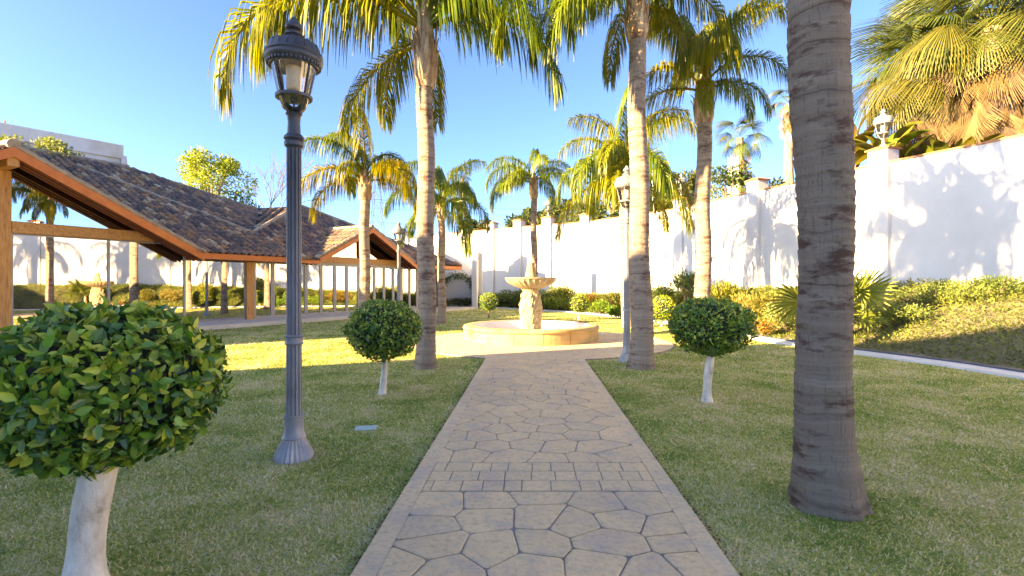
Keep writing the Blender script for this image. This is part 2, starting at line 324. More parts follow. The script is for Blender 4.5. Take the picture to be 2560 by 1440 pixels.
# ------------------------------------------------------------------ plan of the garden
PATH_SL = 0.0383
def path_l(y): return -0.921 + PATH_SL * y
def path_r(y): return 1.054 + PATH_SL * y
PLZ = np.array([0.75, 13.45]); PLZ_R = 3.35
FTN = np.array([0.52, 14.1])
KERB = np.array([(8.6, -6), (8.35, 2), (8.2, 6), (8.07, 8.07), (7.9, 9.46), (7.4, 10.9), (6.6, 13.4), (6.2, 17.3), (5.8, 20.6), (4.5, 24.6), (2.64, 28.2), (-0.8, 32.4), (-5, 35.5), (-9, 39)], float)
WALL = np.array([(16.5, -6), (15.5, 2), (14.6, 9), (13.42, 13.42), (11.95, 16.6), (10.2, 21.5), (8.6, 26.3), (6.5, 29.4), (4.6, 32), (2.3, 33.5), (0.41, 35), (-1.5, 36.5), (-3.4, 37.8), (-8.8, 43), (-17, 51)], float)
def resample(P, n):
    d = np.r_[0, np.cumsum(np.linalg.norm(np.diff(P, axis=0), axis=1))]
    # smooth by Catmull-like cubic through numpy interpolation of a dense running mean
    t = np.linspace(0, d[-1], n * 8); Q = np.stack([np.interp(t, d, P[:, k]) for k in range(2)], 1)
    ker = np.ones(17) / 17; Qp = np.pad(Q, ((8, 8), (0, 0)), 'edge'); Q = np.stack([np.convolve(Qp[:, k], ker, 'valid') for k in range(2)], 1)
    return Q[::8]
def polydist(X, P):
    X = np.atleast_2d(X); best = np.full(len(X), 1e9); side = np.zeros(len(X))
    for a, b in zip(P[:-1], P[1:]):
        d = b - a; t = np.clip(((X - a) @ d) / (d @ d), 0, 1); q = a + t[:, None] * d
        r = np.linalg.norm(X - q, axis=1); s = d[0] * (X[:, 1] - a[1]) - d[1] * (X[:, 0] - a[0])
        up = r < best; best = np.where(up, r, best); side = np.where(up, s, side)
    return best, side
def wall_base(y): return np.interp(y, [0, 15, 22, 28, 34, 44], [1.3, 1.3, 1.05, 0.75, 0.4, 0.3])
def bed_z(X):
    X = np.atleast_2d(X)[:, :2]; d1, s = polydist(X, KERB); d2, _ = polydist(X, WALL); t = d1 / (d1 + d2 + 1e-6)
    t = np.clip((t - 0.06) / 0.8, 0, 1); return 0.05 + wall_base(X[:, 1]) * (t * t * (3 - 2 * t))
# pavilion frame: a runs along the glass front, b into the building
AL = R(29); PU = np.array([math.sin(AL), math.cos(AL), 0]); PV = np.array([-math.cos(AL), math.sin(AL), 0]); PO = np.array([-10.3, 20.1, 0])
def pav(a, b, z): return PO + PU * a + PV * b + np.array([0, 0, z])

# ------------------------------------------------------------------ ground sheet and lawn
g = MB(); g.add([(-900, -900, -0.06), (900, -900, -0.06), (900, 900, -0.06), (-900, 900, -0.06)], [(0, 1, 2, 3)])
tag(g.build('ground', M_soil), kind='structure')
g = MB(); g.add([(-40, -14, 0), (12, -14, 0), (12, 60, 0), (-40, 60, 0)], [(0, 1, 2, 3)])
lawn = tag(g.build('lawn', M_lawn), kind='structure')

# blades of grass: dense near the eye, coarser far off
def lawn_blades():
    n = 860000
    lo, mid, hi = 1.0, 3.0, 34.0
    w1 = (mid**2 - lo**2) / 2 / mid**2; w2 = math.log(hi / mid)
    k = rng.random(n) < w1 / (w1 + w2)
    y = np.where(k, np.sqrt(lo**2 + rng.random(n) * (mid**2 - lo**2)), mid * np.exp(rng.random(n) * w2))
    x = (rng.random(n) * 2 - 1) * (1.12 * y + 2.2)
    P = np.stack([x, y], 1)
    # tufts: pull blades a little towards random tuft centres
    creep = np.abs(rng.normal(0, .016, n)) * (0.4 + np.abs(np.sin(y * 5.3) * np.sin(y * 2.1 + 1)))
    keep = ~((x > path_l(y) - 0.012 + creep) & (x < path_r(y) + 0.012 - creep) & (y < 11))
    keep &= np.hypot(x - PLZ[0], y - PLZ[1]) > PLZ_R + 0.02
    d, s = polydist(P, KERB); keep &= (s > 0) & (d > 0.06) | (s > 0) & (d > 0.06)
    r = np.stack([x - PO[0], y - PO[1]], 1); keep &= (r @ PV[:2]) < -1.75
    for c, rad in TRUNK_HOLES: keep &= np.hypot(x - c[0], y - c[1]) > rad
    P = P[keep]; y = y[keep]; m = len(P)
    sc = np.maximum(1, y / 3.0)
    L = (0.016 + 0.018 * rng.random(m)) * sc**0.35; W = 0.0042 * sc**0.8 * (0.7 + 0.6 * rng.random(m))
    az = rng.random(m) * 6.283; lean = 0.7 + 0.8 * rng.random(m)
    dx = np.stack([np.cos(az) * np.sin(lean), np.sin(az) * np.sin(lean), np.cos(lean)], 1)
    sx = np.stack([-np.sin(az), np.cos(az), np.zeros(m)], 1)
    base = np.c_[P, np.zeros(m)]
    V = np.stack([base - sx * W[:, None], base + sx * W[:, None], base + dx * L[:, None]], 1).reshape(-1, 3)
    rn = np.clip(rng.normal(0.45, 0.34, m), 0, 1)
    # worn straw-coloured patches beside trunks and in the open
    for cx, cy, rr in ((2.45, 2.9, .35), (-1.0, 2.4, .5), (-1.9, 4.2, .3), (3.4, 3.0, .5), (-2.6, 3.6, .6), (-1.7, 6.8, .35), (2.5, 6.3, .4), (-0.95, 3.3, .3)):
        rn += 0.3 * np.exp(-((P[:, 0] - cx)**2 + (P[:, 1] - cy)**2) / rr**2)
    me = npmesh('grass', V, np.arange(3 * m).reshape(-1, 3), np.repeat(np.clip(rn, 0, 1), 3))
    o = link('grass', me, M_grass); tag(o, 'short mown lawn grass, green mixed with straw', 'grass', kind='stuff')
TRUNK_HOLES = []

# ------------------------------------------------------------------ stamped path
def clip_poly(poly, p, nrm):
    out = []
    for i in range(len(poly)):
        a, b = poly[i], poly[(i + 1) % len(poly)]
        da, db = (a - p) @ nrm, (b - p) @ nrm
        if da <= 0: out.append(a)
        if da * db < 0: out.append(a + (b - a) * (da / (da - db)))
    return out
def voronoi(seeds, frame):
    cells = []
    for i, s in enumerate(seeds):
        poly = [np.array(q, float) for q in frame]
        d = np.linalg.norm(seeds - s, axis=1)
        for j in np.argsort(d)[1:22]:
            poly = clip_poly(poly, (s + seeds[j]) / 2, seeds[j] - s)
            if len(poly) < 3: break
        cells.append(poly)
    return cells
def inset(poly, d):
    P = np.array(poly); n = len(P)
    ar = sum(P[i][0] * P[(i + 1) % n][1] - P[(i + 1) % n][0] * P[i][1] for i in range(n))
    if ar < 0: P = P[::-1]
    c = P.mean(0); q = [np.array(p) for p in P]
    for i in range(n):
        e = P[(i + 1) % n] - P[i]; L = np.linalg.norm(e)
        if L < 1e-6: continue
        nr = np.array([e[1], -e[0]]) / L
        q = clip_poly(q, P[i] - nr * d, nr)
        if len(q) < 3: return None
    # drop near-duplicate corners
    o = []
    for p in q:
        if not o or np.linalg.norm(p - o[-1]) > 0.006: o.append(p)
    if len(o) > 2 and np.linalg.norm(o[0] - o[-1]) < 0.006: o.pop()
    return o if len(o) > 2 else None
def round_poly(P, k=0.2):
    out = []
    n = len(P)
    for i in range(n):
        a, b, c = P[i - 1], P[i], P[(i + 1) % n]
        ka = min(k, 0.06 / max(np.linalg.norm(a - b), 1e-4)); kc = min(k, 0.06 / max(np.linalg.norm(c - b), 1e-4))
        out += [b + (a - b) * ka, b * 0.8 + (a + c) * 0.1 if False else b + ((a - b) * ka + (c - b) * kc) * 0.28, b + (c - b) * kc]
    return out
def stone_geo(poly, z0, z1, bev):
    """bevelled slab standing from z0 to z1"""
    P = np.array(poly); c = P.mean(0); n = len(P)
    inn = c + (P - c) * (1 - bev / np.maximum(np.linalg.norm(P - c, axis=1, keepdims=True), 0.02))
    V = [(*p, z0) for p in P] + [(*p, z1 - 0.003) for p in P] + [(*p, z1) for p in inn]
    Fs = [(i, (i + 1) % n, n + (i + 1) % n, n + i) for i in range(n)] + [(n + i, n + (i + 1) % n, 2 * n + (i + 1) % n, 2 * n + i) for i in range(n)]
    Fs.append(tuple(2 * n + i for i in range(n)))
    return V, Fs
def w2(p): return np.array([p[0] + PATH_SL * p[1], p[1]])   # path coordinates (straight) to the garden
Y_END = 10.45
m = MB(); y0 = -6.0
q = [(path_l(y0), y0), (path_r(y0), y0), (path_r(Y_END), Y_END), (path_l(Y_END), Y_END)]
m.hexa([(*p, -0.05) for p in q] + [(*p, 0.018) for p in q])
path = tag(m.build('path', M_groove), kind='structure')
XL, XR = -0.921, 1.054; BW = 0.13
def slab(poly, name='flagstone', mat=None, z1=0.026, bev=0.012):
    V, Fs = stone_geo([w2(p) for p in poly], 0.012, z1 + random.uniform(-0.0012, 0.0012), bev)
    b = MB(); b.add(V, Fs); o = b.build(name, mat or M_stone, path); return o
# smooth borders along both edges, cut into lengths
yy = -5.9
while yy < Y_END - 0.3:
    y2 = min(yy + 2.05, Y_END)
    for xa, xb in ((XL, XL + BW), (XR - BW, XR)):
        slab([np.array(p) for p in ((xa, yy), (xb, yy), (xb, y2 - .004), (xa, y2 - .004))], 'border_strip', M_border, 0.0255, 0.002)
    yy = y2
def flag_zone(ya, yb, size):
    fr = [(XL + BW - .006, ya), (XR - BW + .006, ya), (XR - BW + .006, yb), (XL + BW - .006, yb)]
    nx = (XR - XL - 2 * BW) / size; ny = (yb - ya) / (size * 0.9); S = []
    for j in range(int(ny) + 1):
        for i in range(int(nx) + 2):
            S.append((XL + BW + (i + (0.5 if j % 2 else 0)) * size + random.uniform(-.33, .33) * size - size * .2, ya + (j + 0.5) * (yb - ya) / (int(ny) + 1) + random.uniform(-.34, .34) * size))
    S = np.array([s for s in S if XL + BW - .1 < s[0] < XR - BW + .1 and ya < s[1] < yb])
    for poly in voronoi(S, fr):
        if len(poly) < 3: continue
        q = inset(poly, 0.0035 + 0.003 * random.random())
        if q is None or len(q) < 3: continue
        slab(round_poly(q, .12), z1=0.0255, bev=0.014)
flag_zone(1.0, 3.66, 0.33)
flag_zone(4.25, Y_END, 0.335)
# three courses of square setts across the path
for r_ in range(3):
    ya = 3.67 + r_ * 0.193; x = XL + BW - (0.1, 0.0, 0.06)[r_]
    while x < XR - BW:
        w = random.uniform(0.13, 0.22); w = XR - BW - x + .01 if XR - BW - (x + w) < .08 else w; xa = max(x, XL + BW) + 0.004; xb = min(x + w, XR - BW) - 0.004
        if xb - xa > 0.04:
            slab([np.array(p) for p in ((xa, ya + .004), (xb, ya + .004), (xb, ya + .189), (xa, ya + .189))], 'sett', z1=0.0255, bev=0.007)
        x += w
# round plaza, its own stamped pattern as one relief piece
m = MB(); m.lathe([(PLZ_R, -0.05), (PLZ_R, 0.0205)], 96, (PLZ[0], PLZ[1], 0)); plaza = tag(m.build('plaza', M_groove), kind='structure')
S = np.array([(PLZ[0] + x, PLZ[1] + y) for x, y in (rng.random((700, 2)) * 2 - 1) * 3.6])
# spread the seeds out
for it in range(5):
    d = S[:, None] - S[None]; L = np.linalg.norm(d, axis=2) + np.eye(len(S)); f = np.where(L < 0.33, (0.33 - L) / L, 0)[..., None] * d; S = S + f.sum(1) * 0.25
m = MB(); frame = [PLZ + (PLZ_R - .02) * np.array([math.cos(a), math.sin(a)]) for a in np.linspace(0, 6.2832, 64, endpoint=False)]
for poly in voronoi(S, frame):
    if len(poly) < 3: continue
    q = inset(poly, 0.006)
    if q and len(q) > 2:
        V, Fs = stone_geo(q, 0.015, 0.027, 0.012); m.add(V, Fs)
o = m.build('paving_relief', M_stone, plaza); o['kind'] = 'stuff'

# ------------------------------------------------------------------ kerb, bed
n = 130; K = resample(KERB, n); Wl = resample(WALL, n)
def offset(P, d):
    t = np.gradient(P, axis=0); t = unit(t); nr = np.stack([t[:, 1], -t[:, 0]], 1); return P + nr * d
KO = offset(K, 0.38); KE = offset(K, 0.5)
def strip(A, B, za, zb, name, mat, kind='structure', drop=0.12):
    m = MB(); k = len(A)
    V = [(*p, za) for p in A] + [(*p, zb) for p in B] + [(*p, za - drop) for p in A] + [(*p, zb - drop) for p in B]
    Fs = [(i, k + i, k + i + 1, i + 1) for i in range(k - 1)] + [(2 * k + i, i, i + 1, 2 * k + i + 1) for i in range(k - 1)] + [(k + i, 3 * k + i, 3 * k + i + 1, k + i + 1) for i in range(k - 1)]
    m.add(V, Fs); return tag(m.build(name, mat), kind=kind)
strip(K, KO, 0.045, 0.055, 'kerb', M_kerb)
strip(KO, KE, 0.085, 0.085, 'edging', M_edging)
nt = 26; V = []
for j in range(nt):
    t = j / (nt - 1); P = KE * (1 - t) + Wl * t
    zz = bed_z(P) + 0.03 * np.sin(P[:, 0] * 3.1 + j) * (0.2 + t) * np.cos(P[:, 1] * 2.3)
    if j == 0: zz = np.full(len(P), 0.02)
    V += [(x, y, z) for (x, y), z in zip(P, zz)]
Fs = [(j * n + i, (j + 1) * n + i, (j + 1) * n + i + 1, j * n + i + 1) for j in range(nt - 1) for i in range(n - 1)]
m = MB(); m.add(V, Fs); tag(m.build('planting_bed', M_soil, smooth=True), kind='structure')

# ------------------------------------------------------------------ boundary wall with pilasters
WT = 5.4
wall = empty('boundary_wall', (WALL[4][0], WALL[4][1], 0), 'tall white plastered garden wall with capped pilasters behind the planting bed', 'wall')
def child(o, par):
    o.parent = par; o.matrix_parent_inverse = Matrix.Translation(-Vector(par.location)); return o
WL2 = [np.array(p) for p in WALL]
for i in range(len(WL2) - 1):
    a, b = WL2[i], WL2[i + 1]; t = unit(b - a); nr = np.array([t[1], -t[0]])
    m = MB(); q = [a, b, b + nr * .3, a + nr * .3]
    m.hexa([(*p, -0.1) for p in q] + [(*p, WT) for p in q]); child(m.build('wall_panel', M_plaster), wall)
    m = MB(); q = [a - nr * .04, b - nr * .04, b + nr * .34, a + nr * .34]
    m.hexa([(*p, WT + .002) for p in q] + [(*p, WT + .06) for p in q]); child(m.build('coping', M_terracotta), wall)
PIL = [i for i in range(2, len(WL2) - 1) if i != 3]
for i in PIL:
    t = unit(WL2[i + 1] - WL2[i - 1]); c = WL2[i]; nr = np.array([t[1], -t[0]]); c = c + nr * 0.13
    M = Matrix(((t[0], nr[0], 0), (t[1], nr[1], 0), (0, 0, 1)))
    m = MB(); m.box((c[0], c[1], WT / 2 + .2), (0.62, 0.56, WT + .5), M); p = child(m.build('pilaster', M_plaster), wall)
    m = MB(); zt = WT + .452
    for k, (w, z) in enumerate(((0.74, zt), (0.74, zt + .05), (0.4, zt + .12))): pass
    P = []
    for w, z in ((0.74, zt), (0.76, zt + .045)):
        for sx, sy in ((-1, -1), (1, -1), (1, 1), (-1, 1)): v = M @ Vector((sx * w / 2, sy * (w - .06) / 2, 0)); P.append((c[0] + v.x, c[1] + v.y, z))
    m.hexa(P)
    P2 = [P[4], P[5], P[6], P[7]]; top = []
    for sx, sy in ((-1, -1), (1, -1), (1, 1), (-1, 1)): v = M @ Vector((sx * .17, sy * .15, 0)); top.append((c[0] + v.x, c[1] + v.y, zt + .14))
    m.hexa([(x, y, z + .001) for x, y, z in P2] + top); child(m.build('pilaster_cap', M_terracotta, None), wall)

# ------------------------------------------------------------------ low white structures at the far end
z0 = 0.0
m = MB(); m.box((-3.5, 33.4, 2.05), (2.6, .3, 4.3)); gw = m.build('screen_wall', M_plaster); gw2 = gw
tag(gw, 'low white stepped screen wall standing in front of the tall boundary wall', 'wall')
m = MB(); m.box((-2.32, 32.35, 1.75), (.3, 1.8, 3.7)); m.build('wall_return', M_plaster, gw)
m = MB(); m.box((-2.05, 33.38, 2.12), (.24, .4, 4.4)); m.build('end_pier', M_plaster, gw)
m = MB(); m.box((3.2, 30.6, 1.45), (.34, .34, 2.6)); tag(m.build('pillar', M_plaster), 'slim free-standing white pillar rising from the hedge before the far wall', 'pillar')

# ------------------------------------------------------------------ pavilion
pv = empty('pavilion', tuple(pav(0, 0, 0)), 'glass-walled timber pavilion with clay tile roof and two gables', 'pavilion')
def pch(o): return child(o, pv)
EZ = 2.6; EB = -0.9; SL = 0.5
def zF(b): return EZ + SL * (b - EB)
def prism(name, pts, mat, thick=0.06, parent=None):
    """flat polygon (local a,b,z points) given thickness downwards"""
    T = [pav(*p) for p in pts]; B = [p - np.array([0, 0, thick]) for p in T]; k = len(pts); m = MB()
    m.add(T + B, [tuple(range(k)), tuple(range(2 * k - 1, k - 1, -1))] + [(i, k + i, k + (i + 1) % k, (i + 1) % k) for i in range(k)])
    return pch(m.build(name, mat)) if parent is None else m.build(name, mat, parent)
PK = (5.9, 4.5, 5.72); VT = (3.2, 4.0, 5.05); VB = (0.9, 1.1, 3.62); S2 = (5.72 - EZ) / (4.5 - EB)
G1A, G1Z = -7.2, 5.12; G1S = (G1Z - EZ) / 4.91; G1R = G1A + 4.91; G1L = G1A - 4.91
G2A, G2Z = 5.75, 4.27; G2S = (G2Z - EZ) / 3.3; G2L = G2A - 3.3; G2R = G2A + 3.3
b1 = EB + (G1Z - EZ) / SL; b2 = EB + (G2Z - EZ) / S2
AP = (-0.9, 7.4, zF(7.4)); LP = (-9.5, 7.4, zF(7.4))
roofs = []
def roof(pts, rows=None, thick=0.1, name='roof_plane'):
    o = prism(name, pts, M_tilebed, thick); roofs.append((pts, rows, o)); return o
roof([(G1A, b1, G1Z), (G1R, EB, EZ), (G2L, EB, EZ), (1.02, 1.16, zF(1.16)), VT, (3.0, 4.3, zF(4.3)), AP, LP], (0, -1))     # front slope of the hall
roof([VB, PK, VT], (-0.75, -0.66))                                                                                         # sunlit cheek
roof([(VB[0], VB[1], VB[2]), (G2L - .9, EB, EZ), (G2L, EB, EZ + .002), (G2A, b2, G2Z), (G2R, EB, EZ), (13.2, EB, EZ), PK], (0, -1))   # second front slope
roof([(G2A, EB, G2Z), (G2A, b2, G2Z), (G2L, EB, EZ)], (-1, 0))                                                             # left slope of small gable
roof([(G2A, b2, G2Z), (G2A, EB, G2Z), (G2R, EB, EZ)], (1, 0))
roof([(G1A, b1, G1Z), (G1A, EB, G1Z), (G1R, EB, EZ)], (1, 0))                                                              # right slope of big gable
roof([(G1A, EB, G1Z), (G1A, 7.4, G1Z), (G1L, 7.4, EZ), (G1L, EB, EZ)], (-1, 0))
roof([AP, (3.0, 4.3, zF(4.3)), VT, PK, (5.9, 9.5, 5.72), (3, 14, EZ), (-0.9, 14, EZ)], None)
roof([LP, AP, (-0.9, 14, EZ), (-9.5, 14, EZ)], None)
roof([PK, (13.2, EB, EZ), (13.2, 9.5, EZ), (5.9, 9.5, 5.72)], None)
# barrel tiles
def barrel(n=6, L=0.48, r0=0.105, r1=0.085):
    V = []; Fs = []
    for x, r in ((0, r1), (L, r0)):
        for i in range(n + 1):
            a = math.pi * i / n; V.append((x, r * math.cos(a), r * math.sin(a)))
    for i in range(n): Fs.append((i, i + 1, n + 2 + i, n + 1 + i))
    k = len(V)
    for i in range(n + 1): a = math.pi * i / n; V.append((L, (r0 - .017) * math.cos(a), (r0 - .017) * math.sin(a)))
    for i in range(n): Fs.append((n + 1 + i, n + 2 + i, k + i + 1, k + i))
    return np.array(V), np.array(Fs)
TV, TF = barrel()
tile_me = npmesh('roof_tile', TV, TF, np.full(len(TV), 0.37), smooth=False); tile_me.materials.append(M_tile)
def inpoly(p, poly):
    c = False; n = len(poly); j = n - 1
    for i in range(n):
        if (poly[i][1] > p[1]) != (poly[j][1] > p[1]) and p[0] < (poly[j][0] - poly[i][0]) * (p[1] - poly[i][1]) / (poly[j][1] - poly[i][1]) + poly[i][0]: c = not c
        j = i
    return c
tiles = []   # (matrix 4x4, distance to the eye)
for pts, rows, o in roofs:
    if rows is None: continue
    P = np.array(pts); A = P[:3]
    if len(P) > 4: A = P[[0, 1, 2]]
    nrm = np.cross(A[1] - A[0], A[2] - A[0]); nrm /= np.linalg.norm(nrm)
    if nrm[2] < 0: nrm = -nrm
    # newell normal for safety
    nn = np.zeros(3)
    for i in range(len(P)): a, b = P[i], P[(i + 1) % len(P)]; nn += np.cross(a, b)
    nn /= np.linalg.norm(nn); nrm = nn if nn[2] > 0 else -nn
    c0 = P.mean(0)
    h = np.array([rows[0], rows[1], 0.0]); h /= np.linalg.norm(h)
    fall = h - nrm * (h @ nrm); fall /= np.linalg.norm(fall); side = np.cross(nrm, fall)
    U = (P - c0) @ side; W = (P - c0) @ fall; poly = list(zip(U, W)); dn = 0.4; du = 0.285
    base_w = W.max()
    for iu in range(int(math.floor(U.min() / du)), int(math.ceil(U.max() / du)) + 1):
        for iw in range(0, int((W.max() - W.min()) / dn) + 2):
            uu = iu * du + random.uniform(-.008, .008); ww = base_w - 0.38 - iw * dn + random.uniform(-.012, .012)
            if not inpoly((uu, ww + .22), poly): continue
            pl = c0 + side * uu + fall * ww + nrm * (0.012 + random.uniform(0, .008))
            tilt = fall * 1.0 + nrm * 0.045; tilt /= np.linalg.norm(tilt); nz = np.cross(tilt, side); nz = nz if nz @ nrm > 0 else -nz
            R3 = np.stack([tilt, np.cross(nz, tilt), nz], 1)
            B = np.stack([PU, PV, [0, 0, 1]], 1)
            M4 = np.eye(4); M4[:3, :3] = B @ R3; M4[:3, 3] = pav(*pl)
            dist = np.linalg.norm(M4[:3, 3] - [0, 0, 1.5]); px = 1280 + 1280 * M4[0, 3] / max(M4[1, 3], .1)
            fac = (B @ nrm) @ (np.array([0, 0, 1.5]) - M4[:3, 3])
            tiles.append((M4, dist + (60 if (px < 20 or fac < 0) else 0), o))
tiles.sort(key=lambda t: t[1])
for M4, d, o in tiles[:295]:
    t = link('roof_tile', tile_me, None, o); t.matrix_parent_inverse = o.matrix_world.inverted()
    t.parent = o; t.matrix_parent_inverse = Matrix.Translation(-Vector(pv.location)) if False else Matrix.Identity(4)
    t.matrix_basis = Matrix(M4.tolist())
rest = tiles[295:]
M = np.array([t[0] for t in rest]); Vh = np.c_[TV, np.ones(len(TV))]
V = np.einsum('nij,kj->nki', M, Vh)[..., :3].reshape(-1, 3); F_ = (np.arange(len(rest))[:, None, None] * len(TV) + TF[None]).reshape(-1, 4)
me = npmesh('roof_tiles', V, F_, np.repeat(rng.random(len(rest)), len(TV))); o = pch(link('roof_tiles', me, M_tile)); o['kind'] = 'stuff'
# ridge and hip caps
def caps(name, p, q, r=0.11, step=0.4):
    p = np.array(pav(*p)); q = np.array(pav(*q)); L = np.linalg.norm(q - p); k = max(2, int(L / step)); m = MB()
    for i in range(k):
        a = p + (q - p) * i / k; b = p + (q - p) * (i + 1.12) / k
        m.tube([a, b], [r * 0.88, r * 1.05], 10)
    return pch(m.build(name, M_ridge))
caps('ridge_cap', (G1A, EB - .02, G1Z + .05), (G1A, b1, G1Z + .05), 0.17, 0.45)
caps('hip_cap', (0.9, 1.1, 3.66), (-3.1, 6.3, zF(6.3) + .05), 0.09)
caps('hip_cap', AP, (3.0, 4.3, zF(4.3) + .05), 0.07)
caps('hip_cap', (0.86, 1.06, 3.68), (5.9, 4.5, 5.78), 0.1)
caps('hip_cap', (5.9, 4.5, 5.76), (13.2, EB, EZ + .06), 0.09)
caps('ridge_cap', (G2A, EB - .02, G2Z + .04), (G2A, b2, G2Z + .04), 0.11)
caps('ridge_cap', (LP[0], LP[1], LP[2] + .03), (AP[0], AP[1], AP[2] + .03), 0.1)
# fascia boards along rakes and eaves
def board(name, p, q, h, t, mat, drop=0.0, db=0.0):
    """board with its top edge from p to q (local), hanging h, thickness t towards -b"""
    m = MB(); P = []
    for z in (-h, 0):
        for (x, off) in ((p, 0), (q, 0), (q, t), (p, t)): P.append(pav(x[0], x[1] + db - t + off, x[2] + z - drop))
    m.hexa(P); return pch(m.build(name, mat))
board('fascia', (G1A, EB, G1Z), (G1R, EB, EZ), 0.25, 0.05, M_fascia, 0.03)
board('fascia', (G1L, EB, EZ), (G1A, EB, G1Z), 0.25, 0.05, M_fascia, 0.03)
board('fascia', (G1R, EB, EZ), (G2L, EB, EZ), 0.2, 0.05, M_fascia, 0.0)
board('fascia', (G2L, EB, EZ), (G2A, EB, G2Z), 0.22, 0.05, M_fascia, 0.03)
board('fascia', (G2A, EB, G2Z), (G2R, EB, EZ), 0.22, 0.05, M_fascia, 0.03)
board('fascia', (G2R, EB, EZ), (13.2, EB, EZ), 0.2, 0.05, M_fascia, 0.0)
# rake tiles lying along the big gable edge
for k in range(13):
    t0 = k / 13; a0 = G1A + 4.91 * t0; z0 = G1Z - 2.52 * t0; t1 = (k + 1.15) / 13; a1 = G1A + 4.91 * t1; z1 = G1Z - 2.52 * t1
    m = MB(); m.tube([pav(a0, EB + .03, z0 + .03), pav(a1, EB + .03, z1 + .05)], [.075, .09], 8); pch(m.build('verge_tile', M_ridge))
for k in range(9):
    for sgn in (-1, 1):
        t0 = k / 9; t1 = (k + 1.15) / 9
        m = MB(); m.tube([pav(G2A + sgn * 3.3 * t0, EB + .03, G2Z - 1.67 * t0 + .03), pav(G2A + sgn * 3.3 * t1, EB + .03, G2Z - 1.67 * t1 + .05)], [.065, .08], 8); pch(m.build('verge_tile', M_ridge))
# rafters and purlins under the overhang
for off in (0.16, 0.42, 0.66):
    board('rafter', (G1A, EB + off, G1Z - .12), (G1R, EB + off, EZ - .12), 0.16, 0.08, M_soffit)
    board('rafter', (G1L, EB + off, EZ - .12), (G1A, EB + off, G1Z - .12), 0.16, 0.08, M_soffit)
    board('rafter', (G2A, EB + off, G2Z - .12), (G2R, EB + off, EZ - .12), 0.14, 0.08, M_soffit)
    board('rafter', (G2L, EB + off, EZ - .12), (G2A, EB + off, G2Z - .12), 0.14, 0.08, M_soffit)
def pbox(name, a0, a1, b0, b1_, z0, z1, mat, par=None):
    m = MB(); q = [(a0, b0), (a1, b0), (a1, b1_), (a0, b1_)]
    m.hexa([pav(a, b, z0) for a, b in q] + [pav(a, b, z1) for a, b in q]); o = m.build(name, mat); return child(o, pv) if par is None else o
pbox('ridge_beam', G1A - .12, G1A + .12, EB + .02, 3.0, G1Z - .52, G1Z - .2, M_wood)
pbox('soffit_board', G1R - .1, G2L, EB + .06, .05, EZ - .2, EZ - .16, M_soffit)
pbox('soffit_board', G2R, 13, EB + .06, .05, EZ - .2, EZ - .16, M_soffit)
# posts
PZ = 0.15
for a, top, w in ((G1A, 4.6, .42), (0.0, EZ - .18, .34), (10.6, EZ - .18, .3), (G1L + .8, 2.6, .34)):
    bevel(pbox('post', a - w / 2, a + w / 2, -.06, .2, PZ, top, M_wood), .012)
bevel(pbox('king_post', G2A - .1, G2A + .1, -.05, .1, 2.86, G2Z - .2, M_soffit), .01)
bevel(pbox('tie_beam', G1A + .211, -3.45, -.08, .14, 2.92, 3.24, M_beam), .012)
bevel(pbox('tie_beam', G1L + .8, G1A - .211, -.08, .14, 2.92, 3.24, M_beam), .012)
bevel(pbox('tie_beam', G2L + .45, G2R - .5, -.08, .14, 2.5, 2.8, M_beam), .012)
# glazing
def pane_in(name, a0, a1, z0, z1, fw=0.055, frame=True, b=0.02):
    """a framed pane: the frame is the part, its glass the sub-part"""
    m = MB()
    for x0, x1, y0, y1 in ((a0, a0 + fw, z0, z1), (a1 - fw, a1, z0, z1), (a0 + fw, a1 - fw, z0, z0 + fw * 1.2), (a0 + fw, a1 - fw, z1 - fw, z1)):
        q = [(x0, b - .035), (x1, b - .035), (x1, b + .035), (x0, b + .035)]
        m.hexa([pav(a_, b_, y0) for a_, b_ in q] + [pav(a_, b_, y1) for a_, b_ in q])
    fr = pch(m.build(name, M_frame))
    m = MB(); q = [(a0 + fw, b - .004), (a1 - fw, b - .004), (a1 - fw, b + .004), (a0 + fw, b + .004)]
    m.hexa([pav(a_, b_, z0 + fw * 1.2) for a_, b_ in q] + [pav(a_, b_, z1 - fw) for a_, b_ in q])
    gl = m.build('pane', M_glass); gl.parent = fr
    return fr
def a_of(px):   # position along the glass front seen at a column of the photo
    d = np.array([(px - 1280) / F_PX, 1, 0]); t = (PO @ PV) / (d @ PV); return float((d * t - PO) @ PU)
ed = np.linspace(G1A + .22, -.18, 4)
for i in range(3): pane_in('window', ed[i], ed[i + 1], PZ, 2.91, 0.035)
pane_in('window', G1L + 1, G1A - .22, PZ, 2.91, .05)
cols = [(-.0 + .18)] + [a_of(p) for p in (682, 728, 765, 803, 837, 867, 897, 917, 936, 960, 983, 1004, 1024, 1043)] + [10.44]
cols = [c for c in cols if c <= 10.44]; cols[0] = .18
for c0_, c1_ in zip(cols[:-1], cols[1:]):
    if c1_ - c0_ > .2: pane_in('door_panel', c0_ + .003, c1_ - .003, PZ, 2.44, 0.08)
